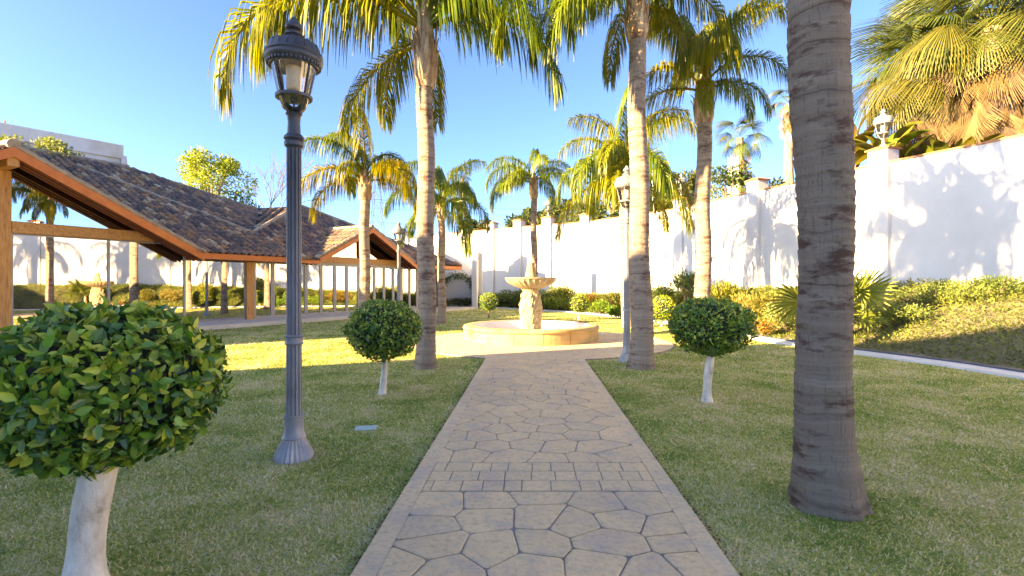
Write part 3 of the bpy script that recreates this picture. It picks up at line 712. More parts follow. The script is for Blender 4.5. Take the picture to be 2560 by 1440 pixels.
# triangular gable glass
def tri(name, pts, par=None):
    m = MB(); F0 = [pav(a, .02, z) for a, z in pts]; B0 = [pav(a, .03, z) for a, z in pts]; k = len(pts)
    m.add(F0 + B0, [tuple(range(k)), tuple(range(2 * k - 1, k - 1, -1))] + [(i, k + i, k + (i + 1) % k, (i + 1) % k) for i in range(k)])
    return pch(m.build(name, M_glass))
tri('gable_glass', [(G1A + .22, 3.25), (G1R - 1.5, 3.25), (G1A + .22, G1Z - .35)])
tri('gable_glass', [(G1A - .22, G1Z - .35), (G1L + 1.5, 3.25), (G1A - .22, 3.25)])
tri('gable_glass', [(G2L + .6, 2.81), (G2A - .11, 2.81), (G2A - .11, G2Z - .3)])
tri('gable_glass', [(G2A + .11, 2.81), (G2R - .6, 2.81), (G2A + .11, G2Z - .3)])
pbox('header', .18, 10.44, -.03, .1, 2.442, 2.498, M_frame)
# dim room behind the glass
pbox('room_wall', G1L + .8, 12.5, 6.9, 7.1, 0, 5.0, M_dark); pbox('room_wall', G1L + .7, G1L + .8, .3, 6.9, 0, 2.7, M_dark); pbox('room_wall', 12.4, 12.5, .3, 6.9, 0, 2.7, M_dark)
m = MB(); q = [(G1L - 1, -1.75), (13.5, -1.75), (13.5, 9.5), (G1L - 1, 9.5)]
m.hexa([pav(a, b, -.05) for a, b in q] + [pav(a, b, PZ - .001) for a, b in q]); tag(m.build('terrace', M_terrace), kind='structure')

# ------------------------------------------------------------------ buildings beyond
c = at(315, 365, 27.0); u2 = np.array([-math.sin(R(35)), -math.cos(R(35)), 0]); v2 = np.array([-math.cos(R(35)), math.sin(R(35)), 0])
HB = float(c[2])
blk = empty('concrete_building', (c[0], c[1], 0), 'unfinished grey concrete block with rusty rebar stubs above the pavilion roof', 'building')
def cb(s0, s1, w0, w1, z0, z1, name, mat):
    m = MB(); q = [(s0, w0), (s1, w0), (s1, w1), (s0, w1)]
    m.hexa([(*(c[:2] + u2[:2] * s + v2[:2] * w), z0) for s, w in q] + [(*(c[:2] + u2[:2] * s + v2[:2] * w), z1) for s, w in q]); return child(m.build(name, mat), blk)
cb(0.25, 13, 0, 9, 0, HB - .72, 'wall', M_concrete); cb(0, 13, -.1, 9.1, HB - .718, HB - .55, 'floor_slab', M_concrete); cb(0.12, 13, -.04, 9, HB - .548, HB, 'parapet', M_concrete); cb(-.02, .24, -.12, 9.2, 0, HB - .72, 'corner_column', M_concrete)
for s in (7.0, 7.5, 4.6):
    m = MB(); p = c[:2] + u2[:2] * s + v2[:2] * .3; m.tube([(*p, HB - .3), (*(p + .03), HB + (1.0 if s > 5 else .2))], .03, 6); child(m.build('rebar', M_rebar), blk)
# house to the left of the eye, outside the picture, whose gable shades the near lawn
e1 = np.array([0.914, 0.404]); e2 = np.array([0.404, -0.914]); hc = np.array([-14.0, 4.6])
hs = empty('house', (*(hc + e2 * 7), 0), 'white plastered house with tiled gable roof beside the lawn', 'house')
def hp(s, w, z): p = hc - e1 * s + e2 * w; return (p[0], p[1], z)
m = MB(); m.add([hp(0, 0, 0), hp(0, 16, 0), hp(0, 16, 5.4), hp(0, 8, 9.0), hp(0, 0, 5.4), hp(9, 0, 0), hp(9, 16, 0), hp(9, 16, 5.4), hp(9, 8, 9.0), hp(9, 0, 5.4)],
    [(0, 1, 2, 3, 4), (9, 8, 7, 6, 5), (0, 4, 9, 5), (1, 6, 7, 2)]); child(m.build('wall', M_plaster), hs)
for sgn in (-1, 1):
    m = MB(); P = [hp(-.5, 8, 9.2), hp(9.5, 8, 9.2), hp(9.5, 8 + sgn * 8.3, 9.2 - 8.3 * .45), hp(-.5, 8 + sgn * 8.3, 9.2 - 8.3 * .45)]
    m.hexa([(x, y, z - .18) for x, y, z in P] + P); child(m.build('roof', M_tile), hs)
for w in (3, 8, 13):
    for zz in (1.0, 3.6):
        m = MB(); m.hexa([hp(-.03, w - .6, zz), hp(-.03, w + .6, zz), hp(.05, w + .6, zz), hp(.05, w - .6, zz), hp(-.03, w - .6, zz + 1.3), hp(-.03, w + .6, zz + 1.3), hp(.05, w + .6, zz + 1.3), hp(.05, w - .6, zz + 1.3)]); child(m.build('window', M_glass), hs)

# ------------------------------------------------------------------ fountain
ft = empty('fountain', (FTN[0], FTN[1], 0), 'round limestone fountain with scalloped bowl on a carved column in the plaza', 'fountain')
RB = 1.83
def arc_block(r0, r1, a0, a1, z0, z1, k=5):
    V = []
    for z in (z0, z1):
        for r in (r0, r1):
            for i in range(k + 1): a = a0 + (a1 - a0) * i / k; V.append((r * math.cos(a), r * math.sin(a), z))
    n = k + 1; Fs = []
    for i in range(k):
        Fs += [(n + i, n + i + 1, 3 * n + i + 1, 3 * n + i), (i + 1, i, 2 * n + i, 2 * n + i + 1), (2 * n + i, 3 * n + i, 3 * n + i + 1, 2 * n + i + 1), (i, i + 1, n + i + 1, n + i)]
    Fs += [(0, n, 3 * n, 2 * n), (k, 2 * n + k, 3 * n + k, n + k)]
    return V, Fs
NB = 16
for crs, (z0, z1) in enumerate(((0.02, .155), (.158, .3))):
    for i in range(NB):
        a0 = 2 * math.pi * (i + .5 * 0) / NB + .13; V, Fs = arc_block(RB - .2, RB + random.uniform(-.004, .004), a0 + .0035, a0 + 2 * math.pi / NB - .0035, z0, z1)
        m = MB(); m.add(V, Fs); m.build('basin_block', M_limestone, ft)
for i in range(NB):
    a0 = 2 * math.pi * i / NB + .13; m = MB()
    prof = [(RB - .23, .303), (RB + .005, .303), (RB + .03, .325), (RB + .035, .36), (RB + .01, .4), (RB - .04, .415), (RB - .23, .415)]
    V = []; k = 5
    for j in range(k + 1):
        a = a0 + .002 + (2 * math.pi / NB - .004) * j / k
        V += [(r * math.cos(a), r * math.sin(a), z) for r, z in prof]
    p = len(prof); Fs = [(j * p + q_, j * p + (q_ + 1) % p, (j + 1) * p + (q_ + 1) % p, (j + 1) * p + q_) for j in range(k) for q_ in range(p)]
    Fs += [tuple(range(p - 1, -1, -1)), tuple(k * p + q_ for q_ in range(p))]
    m.add(V, [f[::-1] for f in Fs]); auto_smooth(m.build('coping_stone', M_limestone, ft), 50)
m = MB(); m.lathe([(RB - .245, .41), (RB - .245, .12), (.01, .12)], 64, caps=False); auto_smooth(m.build('basin_lining', M_basin_in, ft))
# carved column: swirling acanthus figures
def colrf(a, z):
    t = (z - .2) / 1.1
    return 1 + 0.13 * math.sin(4 * a + 1.2) * math.sin(math.pi * min(max(t, 0), 1)) + 0.07 * math.sin(9 * a + 11 * z) * math.sin(7 * z + 2) + 0.05 * math.sin(17 * a - 23 * z + 2 * math.sin(4 * a)) + 0.03 * math.sin(31 * z + 5 * a)
prof = []
for i in range(56):
    t = i / 55; z = .12 + 1.26 * t
    r = np.interp(t, [0, .1, .16, .3, .5, .7, .8, .88, .94, 1], [.3, .29, .26, .25, .27, .275, .24, .26, .21, .26]); prof.append((float(r), z))
m = MB(); m.lathe(prof, 72, rf=lambda a, z: colrf(a, z) if .27 < z < 1.3 else 1.0); o = m.build('column', M_carved, ft); auto_smooth(o, 70)
m = MB()
def bowlrf(a, z): return 1 + (0.035 * (1 - abs(math.cos(14 * a)) * 2 + 1) * min(1, max(0, (1.66 - z) / .04)) if z < 1.655 else 0)
m.lathe([(.2, 1.375), (.27, 1.40), (.42, 1.455), (.56, 1.53), (.645, 1.605), (.675, 1.65), (.705, 1.656), (.715, 1.675), (.71, 1.695), (.66, 1.69), (.5, 1.62), (.2, 1.55), (.08, 1.54)], 112, rf=bowlrf)
auto_smooth(m.build('bowl', M_carved, ft), 35)
m = MB(); m.lathe([(.17, 1.53), (.165, 1.7), (.14, 1.78), (.135, 1.84), (.115, 1.95), (.1, 2.02), (.105, 2.05), (.1, 2.1), (.06, 2.11)], 32, rf=lambda a, z: 1 + .04 * math.sin(8 * a + 9 * z)); auto_smooth(m.build('spout', M_carved, ft), 50)
for a in (-1.1, -1.9, -.2, 2):
    m = MB(); m.lathe([(.05, .12), (.06, .17), (.02, .2)], 12, (.62 * math.cos(a), .62 * math.sin(a), 0)); m.build('nozzle', M_lamp, ft)

# ------------------------------------------------------------------ lamp posts
def lantern(par, z, s, paint, dz=0.0):
    """street lantern whose glass bottom ring sits at height z; s scales it"""
    def P(prof): return [(r * s, z + h * s) for r, h in prof]
    def L(name, prof, n=32, rf=None, mat=paint, caps=True, smooth=40):
        m = MB(); m.lathe(P(prof), n, rf=rf, caps=caps); return auto_smooth(m.build(name, mat, par), smooth)
    L('bottom_ring', [(.125, -.012), (.15, -.012), (.152, .012), (.125, .014)])
    for k in range(4):
        a = k * math.pi / 2 + R(64); c_, s_ = math.cos(a), math.sin(a)
        m = MB(); pts = [(.045, -.16), (.09, -.1), (.135, -.01), (.192, .27)]
        m.tube([(r * s * c_, r * s * s_, z + h * s) for r, h in pts], .0075 * s, 6); m.build('rib', paint, par)
    L('lantern_glass', [(.13, .015), (.185, .265)], 40, mat=M_lampglass, caps=False)
    L('glass_cup', [(.05, -.13), (.09, -.1), (.122, -.015)], 32, mat=M_lampglass, caps=False)
    L('diffuser', [(.056, .06), (.063, .07), (.066, .24), (.06, .3)], 24, rf=lambda a, zz: 1 + .03 * math.sin(12 * a), mat=M_bulb)
    L('diffuser_cap', [(.02, .03), (.04, .05), (.056, .06)], 20, mat=M_bulb)
    L('top_rim', [(.19, .26), (.2, .255), (.215, .285), (.235, .3), (.24, .32), (.232, .34), (.24, .352), (.235, .372), (.19, .375)], 48, rf=lambda a, zz: 1.0)
    beads = MB()
    for k in range(40):
        a = k * 2 * math.pi / 40; beads.box((.216 * s * math.cos(a), .216 * s * math.sin(a), z + .275 * s), (.012 * s, .018 * s, .022 * s), Matrix.Rotation(a, 3, 'Z'))
    beads.build('beading', paint, par)
    # ring of upright palmettes
    cr = MB(); K_ = 20
    for k in range(K_):
        a = k * 2 * math.pi / K_; w = .062 * s
        prof = [(-.5, 0), (.5, 0), (.5, .55), (.3, .85), (0, 1), (-.3, .85), (-.5, .55)]
        V = []
        for t in (0, .012 * s):
            for x, y in prof:
                rr = .225 * s - t - y * .028 * s; V.append((rr * math.cos(a) - x * w * math.sin(a), rr * math.sin(a) + x * w * math.cos(a), z + (.365 + y * .095) * s))
        n_ = len(prof); cr.add(V, [tuple(range(n_)), tuple(range(2 * n_ - 1, n_ - 1, -1))] + [(i, n_ + i, n_ + (i + 1) % n_, (i + 1) % n_) for i in range(n_)])
    cr.build('crown', paint, par)
    L('dome', [(.2, .37), (.185, .42), (.14, .47), (.085, .5), (.075, .515), (.09, .525), (.075, .54)], 40)
    L('finial', [(.05, .54), (.055, .56), (.04, .575), (.07, .59), (.075, .605), (.055, .64), (.03, .665), (.028, .68), (.012, .695)], 24)
def lamp_post(px, Y, label, paint, scale=1.0):
    x = (px - 1280) / F_PX * Y
    t = empty('lamp_post', (x, Y, 0), label, 'lamp post', 'fluted lamp posts on the lawn')
    def L(name, prof, n=32, rf=None, smooth=35):
        m = MB(); m.lathe([(r * scale, z * scale) for r, z in prof], n, rf=rf); return auto_smooth(m.build(name, paint, t), smooth)
    fl = lambda k, d: (lambda a, z: 1 - d * abs(math.sin(k * a / 2)))
    L('base', [(.158, -.02), (.16, .02), (.15, .05), (.125, .1), (.1, .15), (.092, .175), (.1, .185)], 96, rf=lambda a, z: 1 + .05 * math.cos(24 * a) * (z < .16 and z > 0))
    L('sleeve', [(.1, .185), (.095, .2), (.085, .22), (.08, .3), (.078, .34), (.085, .36), (.085, .38)], 32)
    L('shaft', [(.066, .37), (.062, 1.0), (.06, 2.72)], 96, rf=lambda a, z: 1 - .17 * max(0, math.cos(12 * a)) ** 0.5, smooth=25)
    L('collar', [(.07, .985), (.078, .995), (.072, 1.01), (.072, 1.045), (.08, 1.055), (.066, 1.07)], 32)
    L('collar', [(.06, 2.68), (.078, 2.7), (.08, 2.73), (.07, 2.745), (.085, 2.76), (.08, 2.78), (.062, 2.8)], 32)
    L('neck', [(.055, 2.8), (.05, 2.9), (.055, 2.955), (.07, 2.975), (.05, 2.985)], 24)
    lantern(t, 3.12 * scale, 1.0 * scale, paint)
    # small lily-shaped ornament on the stem below the glass
    m = MB(); z = 3.1 * scale
    m.tube([(0, 0, 2.97 * scale), (0, 0, z + .03)], .01, 6)
    for sg in (-1, 1): m.tube([(0, 0, z - .04), (sg * .03, 0, z + .01), (sg * .045, 0, z - .015)], .007, 5)
    m.build('ornament', paint, t)
    TRUNK_HOLES.append(((x, Y), .15)); return t
lamp_post(735, 4.43, 'dark blue-grey fluted lamp post standing on the lawn before the pavilion', M_lamp)
lamp_post(1567, 9.95, 'grey fluted lamp post close behind a palm trunk near the plaza', M_lampgrey)
lamp_post(997, 18.8, 'pale grey lamp post far across the lawn near the small gable', M_lampgrey)
for i, lab in ((4, 'lantern on the wall pilaster below the shaggy fan palms'), (6, 'lantern on the wall pilaster beside the white flagpole'), (9, 'lantern on the far wall pilaster behind the fountain')):
    p = WL2[i]; t = unit(WL2[i + 1] - WL2[i - 1]); nr = np.array([t[1], -t[0]]); p = p + nr * .13
    l_ = empty('wall_lantern', (p[0], p[1], WT + .6), lab, 'lantern', 'lanterns on the wall pilasters')
    m = MB(); m.lathe([(.1, -.01), (.09, .04), (.04, .08), (.035, .2), (.06, .24), (.05, .26)], 20); auto_smooth(m.build('stem', M_lampgrey, l_))
    lantern(l_, .42, 1.15, M_lampgrey)

# ------------------------------------------------------------------ feather palms
def frond_mesh(name, L, elev, bend, nl=72, drop=0.75, lw=0.02, ll=0.2, seed=0):
    r = np.random.default_rng(seed); N = 40
    s = np.linspace(0, 1, N); th = elev - bend * s**1.25
    dx = np.cos(th); dz = np.sin(th); x = np.r_[0, np.cumsum(dx[:-1])] * L / N; z = np.r_[0, np.cumsum(dz[:-1])] * L / N
    V = []; Fq = []; rn = []
    # stalk as a tapering four-sided tube
    w = 0.022 * L * (1 - s) ** 0.8 * 0.6 + 0.004
    for i in range(N):
        nx, nz = -dz[i], dx[i]
        V += [(x[i], -w[i], z[i]), (x[i] + nx * w[i], 0, z[i] + nz * w[i]), (x[i], w[i], z[i]), (x[i] - nx * w[i], 0, z[i] - nz * w[i])]; rn += [.75] * 4
    for i in range(N - 1):
        for k in range(4): Fq.append((4 * i + k, 4 * i + (k + 1) % 4, 4 * i + 4 + (k + 1) % 4, 4 * i + 4 + k))
    for side in (-1, 1):
        for j in range(nl):
            t = 0.13 + 0.87 * (j + r.random()) / nl; i = min(t * (N - 1), N - 1.001); k = int(i); f = i - k
            p = np.array([x[k] + (x[k + 1] - x[k]) * f, 0, z[k] + (z[k + 1] - z[k]) * f]); T = np.array([dx[k], 0, dz[k]]); Nn = np.array([-dz[k], 0, dx[k]])
            ln = L * ll * (0.5 + 1.1 * math.sin(math.pi * min(1, t * .86 + .12)) ** 0.8) * r.uniform(.8, 1.15)
            d = T * (0.45 + .5 * t) + np.array([0, side, 0]) * r.uniform(.55, 1.0) * (1 - .35 * t) + Nn * r.uniform(-.35, .55); d /= np.linalg.norm(d)
            g_ = np.array([0, 0, -1.0]); d2 = d * (1 - drop) + g_ * drop * r.uniform(.7, 1.2); d2 /= np.linalg.norm(d2); d3 = d2 * .5 + g_ * .7; d3 /= np.linalg.norm(d3)
            p1 = p + d * ln * .3; p2 = p1 + d2 * ln * .4; p3 = p2 + d3 * ln * .36
            sd_ = np.cross(d, Nn + T * .3 + r.normal(0, .4, 3)); sd_ /= np.linalg.norm(sd_) + 1e-9; ww = lw * r.uniform(.8, 1.3)
            b = len(V)
            V += [tuple(p - sd_ * ww * .3), tuple(p + sd_ * ww * .3), tuple(p1 - sd_ * ww * .5), tuple(p1 + sd_ * ww * .5), tuple(p2 - sd_ * ww * .45), tuple(p2 + sd_ * ww * .45), tuple(p3 - sd_ * ww * .08), tuple(p3 + sd_ * ww * .08)]
            Fq += [(b, b + 1, b + 3, b + 2), (b + 2, b + 3, b + 5, b + 4), (b + 4, b + 5, b + 7, b + 6)]
            q = float(np.clip(r.normal(.45, .2), 0, 1)); rn += [q] * 8
    me = npmesh(name, np.array(V), np.array(Fq), np.array(rn)); me.materials.append(M_palmleaf); return me
FROND = {}
for k, (el, be) in enumerate(((82, 95), (66, 120), (50, 135), (34, 128), (15, 110), (-8, 80))):
    for v in range(2): FROND[(k, v)] = frond_mesh('frond', 1.0 * 3.0, R(el), R(be), 130, lw=.023, seed=10 * k + v)
def trunk_geo(h, r0, r1, lean, ringstep=0.09, n=40, flare=1.25, seed=0, wob=0.02, prof=None):
    r = random.Random(seed); V = []; Fs = []; z = -.06; zs = []
    while z < h: zs.append(z); z += ringstep * r.uniform(.6, 1.4)
    rows = []
    for z in zs:
        t = max(0, z / h); rr = r0 + (r1 - r0) * t if prof is None else float(np.interp(z, prof[0], prof[1])); rr *= 1 + (flare - 1) * math.exp(-max(z, 0) / .28)
        k = r.uniform(.985, 1.02); rows += [(rr * k * 1.022, z), (rr * k * .978, z + ringstep * .14), (rr * k, z + ringstep * .45)]
    rows = [q for i, q in enumerate(rows) if i == 0 or q[1] > rows[i - 1][1] + .004]; rows.append((r1, h))
    m = MB()
    for rr, z in rows:
        t = z / h; cx = lean[0] * t + wob * math.sin(2.5 * z + seed); cy = lean[1] * t
        for i in range(n):
            a = 2 * math.pi * i / n; q = rr * (1 + .012 * math.sin(3 * a + 1.3 * z + seed) + .008 * math.sin(7 * a - 2 * z) + (.06 * math.sin(5 * a + seed) + .04 * math.sin(9 * a) + .02 * math.sin(19 * a)) * math.exp(-max(z, 0) / .14))
            m.v.append((cx + q * math.cos(a), cy + q * math.sin(a), z + .012 * math.sin(a + seed + z * 3)))
    for j in range(len(rows) - 1):
        for i in range(n): m.f.append((j * n + i, j * n + (i + 1) % n, (j + 1) * n + (i + 1) % n, (j + 1) * n + i))
    b = (len(rows) - 1) * n; m.f.append(tuple(b + i for i in range(n))); return m
def palm(x, y, h, r0, r1, label, fl=3.0, lean=(0, 0), nfr=13, seed=1, fronds=None, shaft=0.9, n=36, yellow=0.5, mat=None, boots=True, prof=None):
    """queen palm: ringed trunk, fibrous leaf bases, drooping feather fronds"""
    r = random.Random(seed)
    t = empty('palm_tree', (x, y, 0), label, 'palm tree', 'feather palms in the garden')
    auto_smooth(trunk_geo(h, r0, r1, lean, n=n, seed=seed, prof=prof, flare=1.25 if prof is None else 1.16).build('trunk', mat or M_trunk, t), 60)
    # leaf bases: overlapping pointed scales
    sh = MB(); R0 = r1 * 1.08
    prof = [(R0 * .98, h - .06), (R0 * 1.25, h + .12), (R0 * 1.3, h + shaft * .35), (R0 * 1.0, h + shaft * .7), (R0 * .55, h + shaft), (R0 * .3, h + shaft * 1.1)]
    sh.lathe(prof, 24, (lean[0], lean[1], 0), rf=lambda a, z: 1 + .05 * math.sin(6 * a + 9 * z)); auto_smooth(sh.build('leaf_base_sheath', M_boot, t), 60)
    if boots:
        for k in range(16):
            a = k * 2.4 + r.uniform(-.3, .3); zb = h - .05 + shaft * .55 * k / 16; w = R0 * r.uniform(.35, .6); hh = shaft * r.uniform(.3, .5); rr = R0 * 1.2
            V = []
            for f, wd, out in ((0, 1, 1.0), (.45, .8, 1.14), (.8, .5, 1.2), (1, .12, 1.3 + r.uniform(0, .25))):
                for sg in (-1, 1):
                    aa = a + sg * wd * w / rr * .5; V.append((lean[0] + rr * out * math.cos(aa), lean[1] + rr * out * math.sin(aa), zb + hh * f))
            m = MB(); m.add(V, [(0, 1, 3, 2), (2, 3, 5, 4), (4, 5, 7, 6)]); o = m.build('leaf_base', M_boot, t); s_ = o.modifiers.new('solid', 'SOLIDIFY'); s_.thickness = .02
    if fronds is None:
        fronds = []
        for k in range(nfr):
            el = min(5, int(6 * (k + .5) / nfr)); fronds.append((k * 137.5 + r.uniform(-18, 18), el, r.uniform(.85, 1.1), r.random()))
    for az, el, sc, yl in fronds:
        o = link('frond', FROND[(el, r.randrange(2))], None, t)
        o.location = (lean[0] + R0 * .25 * math.cos(R(az)), lean[1] + R0 * .25 * math.sin(R(az)), h + shaft * (.98 - .09 * el)); o.rotation_euler = (r.uniform(-.12, .12), r.uniform(-.05, .05), R(az)); k = sc * fl / 3.0; o.scale = (k, k, k)
        yl = yl * yellow * 2; o.color = (.75 + .75 * yl, .95 + .2 * yl, .8 - .3 * yl, 1)
    TRUNK_HOLES.append(((x, y), r0 * 1.15)); return t
# the thick trunk beside the path; crown above the picture
palm(2.14, 3.48, 7.4, .2, .19, 'stout grey palm trunk with rusty ring scars close beside the path', 3.2, (-.03, .1), 13, 3, n=64, mat=M_trunk_near, prof=([0, .25, .5, 1.0, 1.5, 2.0, 2.6, 3.5, 7.4], [.2, .187, .178, .168, .162, .17, .184, .19, .17]))
P1 = ground(1067, 920)
palm(P1[0], P1[1], 5.1, .165, .145, 'tall palm at the plaza edge, leaf sheath pale and split, left of the fountain', 3.9, (-.03, 0), seed=11, n=40, yellow=.5, shaft=1.4,
     fronds=[(194, 3, 1.15, .9), (178, 2, 1.05, .8), (160, 5, .62, .8), (-12, 2, .88, .0), (14, 3, .85, .15), (-30, 3, .75, .1), (215, 1, .9, .6), (60, 1, .9, .3), (110, 1, .9, .5), (-50, 1, .9, .3), (150, 0, .9, .5), (30, 0, .9, .2), (95, 4, .6, .9), (130, 4, .62, .8)])
P2 = ground(1605, 920)
palm(P2[0], P2[1], 5.95, .2, .145, 'tall palm with shaded purple-grey lower trunk hiding a lamp post by the path', 3.3, (-.1, 0), seed=12, n=40, shaft=1.0,
     fronds=[(188, 3, 1.0, .3), (180, 1, .95, .3), (215, 4, .8, .3), (160, 3, .8, .5), (10, 3, .7, .7), (60, 1, .9, .4), (110, 1, .9, .5), (-50, 1, .8, .3), (150, 0, .9, .4), (30, 0, .9, .3), (-85, 2, .7, .4), (100, 4, .6, .8), (35, 4, .62, .9)])
palm(4.3, 11.6, 5.2, .19, .155, 'palm with dark ragged sheath behind the clipped ball on the right lawn', 3.0, (.05, 0), seed=15, shaft=1.1, yellow=.75,
     fronds=[(200, 3, .8, .7), (170, 4, .75, .8), (225, 1, .9, .6), (-20, 2, .75, .4), (-60, 1, .85, .5), (-95, 2, .85, .5), (-120, 2, .8, .6), (20, 3, .6, .2), (90, 1, .9, .4), (130, 0, .9, .5), (50, 0, .9, .3), (-40, 4, .6, .3), (-110, 4, .55, .6), (-30, 0, .9, .4)])
palm(-4.6, 16.0, 4.2, .17, .15, 'short palm with golden drooping fronds in front of the pavilion', 2.8, (0, 0), seed=22, shaft=.85, yellow=.8,
     fronds=[(185, 3, 1.0, 1.0), (200, 1, .95, .2), (170, 4, .85, .9), (-10, 2, .75, 1.0), (-30, 3, .85, 1.0), (15, 4, .75, .7), (60, 1, .9, .3), (120, 2, .9, .2), (150, 0, .9, .2), (-80, 0, .85, .7), (240, 2, .5, .6), (30, 3, .85, .1)])
palm(-2.7, 19.6, 4.0, .16, .13, 'slim palm with ragged brown sheath standing on the lawn behind the plaza', 2.6, (0, 0), 13, 31, shaft=.8, yellow=.2)
palm(0.98, 22.0, 5.25, .16, .13, 'palm with grey trunk rising straight behind the fountain', 2.8, (-.05, 0), 12, 45, shaft=1.0, yellow=.3,
     fronds=[(180, 2, .95, .3), (200, 4, .95, .3), (165, 3, .9, .2), (175, 1, .9, .2), (0, 2, .7, .5), (-20, 3, .8, .2), (10, 1, .75, .4), (90, 0, .8, .2), (-70, 1, .7, .4), (60, 3, .9, .1), (140, 2, .9, .3), (230, 3, .8, .6)])
palm(4.05, 18.0, 4.8, .19, .16, 'palm with yellow-green crown half hidden behind another trunk near the lamp post', 3.3, (-.1, 0), 19, 52, shaft=1.0, yellow=.6)

# ------------------------------------------------------------------ clipped ball trees
leaf_objs = []
for k in range(3):
    P = np.zeros((1, 3)); me = leaf_mesh('leaf', P, np.array([[1.0, 0, 0]]), np.array([[0, 0, 1.0]]), np.array([1.0]), np.array([.5]), np.array([(.3, .55, .85)[k]]), .16); me.materials.append(M_topiary); leaf_objs.append(me)
def topiary(x, y, rx, rz, zc, n, ls, label, trunk_r=.06, lean=(0, 0), mat=None, big=False, tint=(1, 1, 1), seed=0):
    t = empty('topiary_tree', (x, y, 0), label, 'topiary', 'clipped ball trees on the lawn')
    zb = zc - rz * .8; m = MB(); pts = []; rad = []
    for i in range(14):
        f = i / 13; z = -.04 + (zb + .1) * f; k = 1 - f
        pts.append((lean[0] * k + .012 * math.sin(5 * f + seed) * trunk_r / .06, lean[1] * k, z)); rad.append(trunk_r * (1.0 + .45 * math.exp(-z / .06) - .12 * f + .04 * math.sin(9 * f + seed)))
    m.tube(pts, rad, 20); auto_smooth(m.build('trunk', mat or M_whitewash, t), 60)
    core = MB()
    bpy_n = 24
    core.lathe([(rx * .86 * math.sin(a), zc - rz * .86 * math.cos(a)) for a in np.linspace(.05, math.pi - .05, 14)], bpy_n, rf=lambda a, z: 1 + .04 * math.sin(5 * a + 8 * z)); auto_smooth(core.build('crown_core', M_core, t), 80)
    d = rdir(n); k = rng.random(n)
    lump = 1 + .045 * np.sin(d[:, 0] * 6 + seed) * np.cos(d[:, 1] * 5 + seed) + .035 * np.sin(d[:, 2] * 11 + d[:, 0] * 5)
    fr = (0.82 + .19 * k**.6) * lump; fr = np.where(rng.random(n) < .045, fr + rng.uniform(.02, .09, n), fr)
    hol = np.ones(n, bool)
    for hd in rdir(16): hol &= ~(((d @ hd) > 1 - .012 * rng.uniform(.5, 1.6)) & (fr > .9))
    fr = np.where(hol, fr, fr * .87)
    S = np.array([rx, rx, rz]); P = d * S * fr[:, None] + [0, 0, zc]
    nrm = unit(d / S); tang = unit(np.cross(nrm, rdir(n))); D = unit(tang * .8 + nrm * rng.uniform(.15, .8, (n, 1)) + np.array([0, 0, .15])); N = unit(nrm + rng.normal(0, .45, (n, 3)))
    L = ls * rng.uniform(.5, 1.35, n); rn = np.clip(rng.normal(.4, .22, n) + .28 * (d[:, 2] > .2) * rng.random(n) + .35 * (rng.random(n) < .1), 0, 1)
    cl = np.zeros(n, bool)
    if big:
        vis = (fr > .95) & ((np.array([x, y, 0]) + P - np.array([0, 0, 1.5])) * nrm).sum(1).__lt__(0)
        idx = np.where(vis)[0]; dist = np.linalg.norm(P[idx] + [x, y, -1.5], axis=1); idx = idx[np.argsort(dist - .5 * L[idx] / ls)][:295]; cl[idx] = True
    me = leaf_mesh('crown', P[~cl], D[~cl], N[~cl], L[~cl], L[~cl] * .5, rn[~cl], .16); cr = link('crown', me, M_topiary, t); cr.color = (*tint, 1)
    for i in np.where(cl)[0]:
        D1 = Vector(D[i]); S1 = D1.cross(Vector(N[i])).normalized(); N1 = S1.cross(D1)
        o = link('leaf', leaf_objs[min(2, int(rn[i] * 3))], None, cr); M3 = Matrix((D1, -S1, N1)).transposed().to_4x4() @ Matrix.Diagonal((L[i], L[i], L[i], 1)); M3.translation = P[i]; o.matrix_basis = M3; o.color = (random.uniform(.75, 1.25), random.uniform(.85, 1.15), random.uniform(.7, 1.2), 1)
    tw = MB()
    for q_ in rdir(90): tw.tube([tuple(q_ * S * .7 + [0, 0, zc]), tuple(q_ * S * 1.0 + rng.normal(0, .02, 3) + [0, 0, zc])], [.004, .002], 4)
    tw.build('twigs', M_bark, t)['kind'] = 'stuff'
    TRUNK_HOLES.append(((x + lean[0], y + lean[1]), trunk_r * 1.2)); return t
topiary(-2.04, 2.58, .52, .39, 1.0, 6500, .062, 'big leafy clipped ball tree on thick white trunk beside the dark lamp post', .082, (-.1, -.05), big=True, seed=2)
T2 = ground(962, 985); topiary(T2[0], T2[1], .5, .405, .885, 6500, .045, 'clipped ball tree on thin white trunk beside the tall palm on the left lawn', .045, (-.03, 0), seed=5)
T3 = ground(1778, 1003); topiary(T3[0], T3[1], .51, .36, .97, 6500, .045, 'flattened clipped ball tree on bent white trunk on the right lawn', .055, (-.06, 0), seed=9)
topiary(-1.04, 23.0, .42, .42, .75, 2200, .05, 'small round clipped ball tree behind the fountain beside the hedge', .04, seed=3, mat=M_bark)
topiary(2.85, 21.8, .45, .43, .72, 2200, .05, 'pale round clipped ball tree behind the fountain basin rim', .04, seed=4, tint=(1.5, 1.25, 1.1))
topiary(5.35, 18.4, .52, .48, .66, 2200, .05, 'yellow-green clipped ball tree at the kerb behind the thick palm', .05, seed=6, tint=(1.9, 1.5, 1.2))

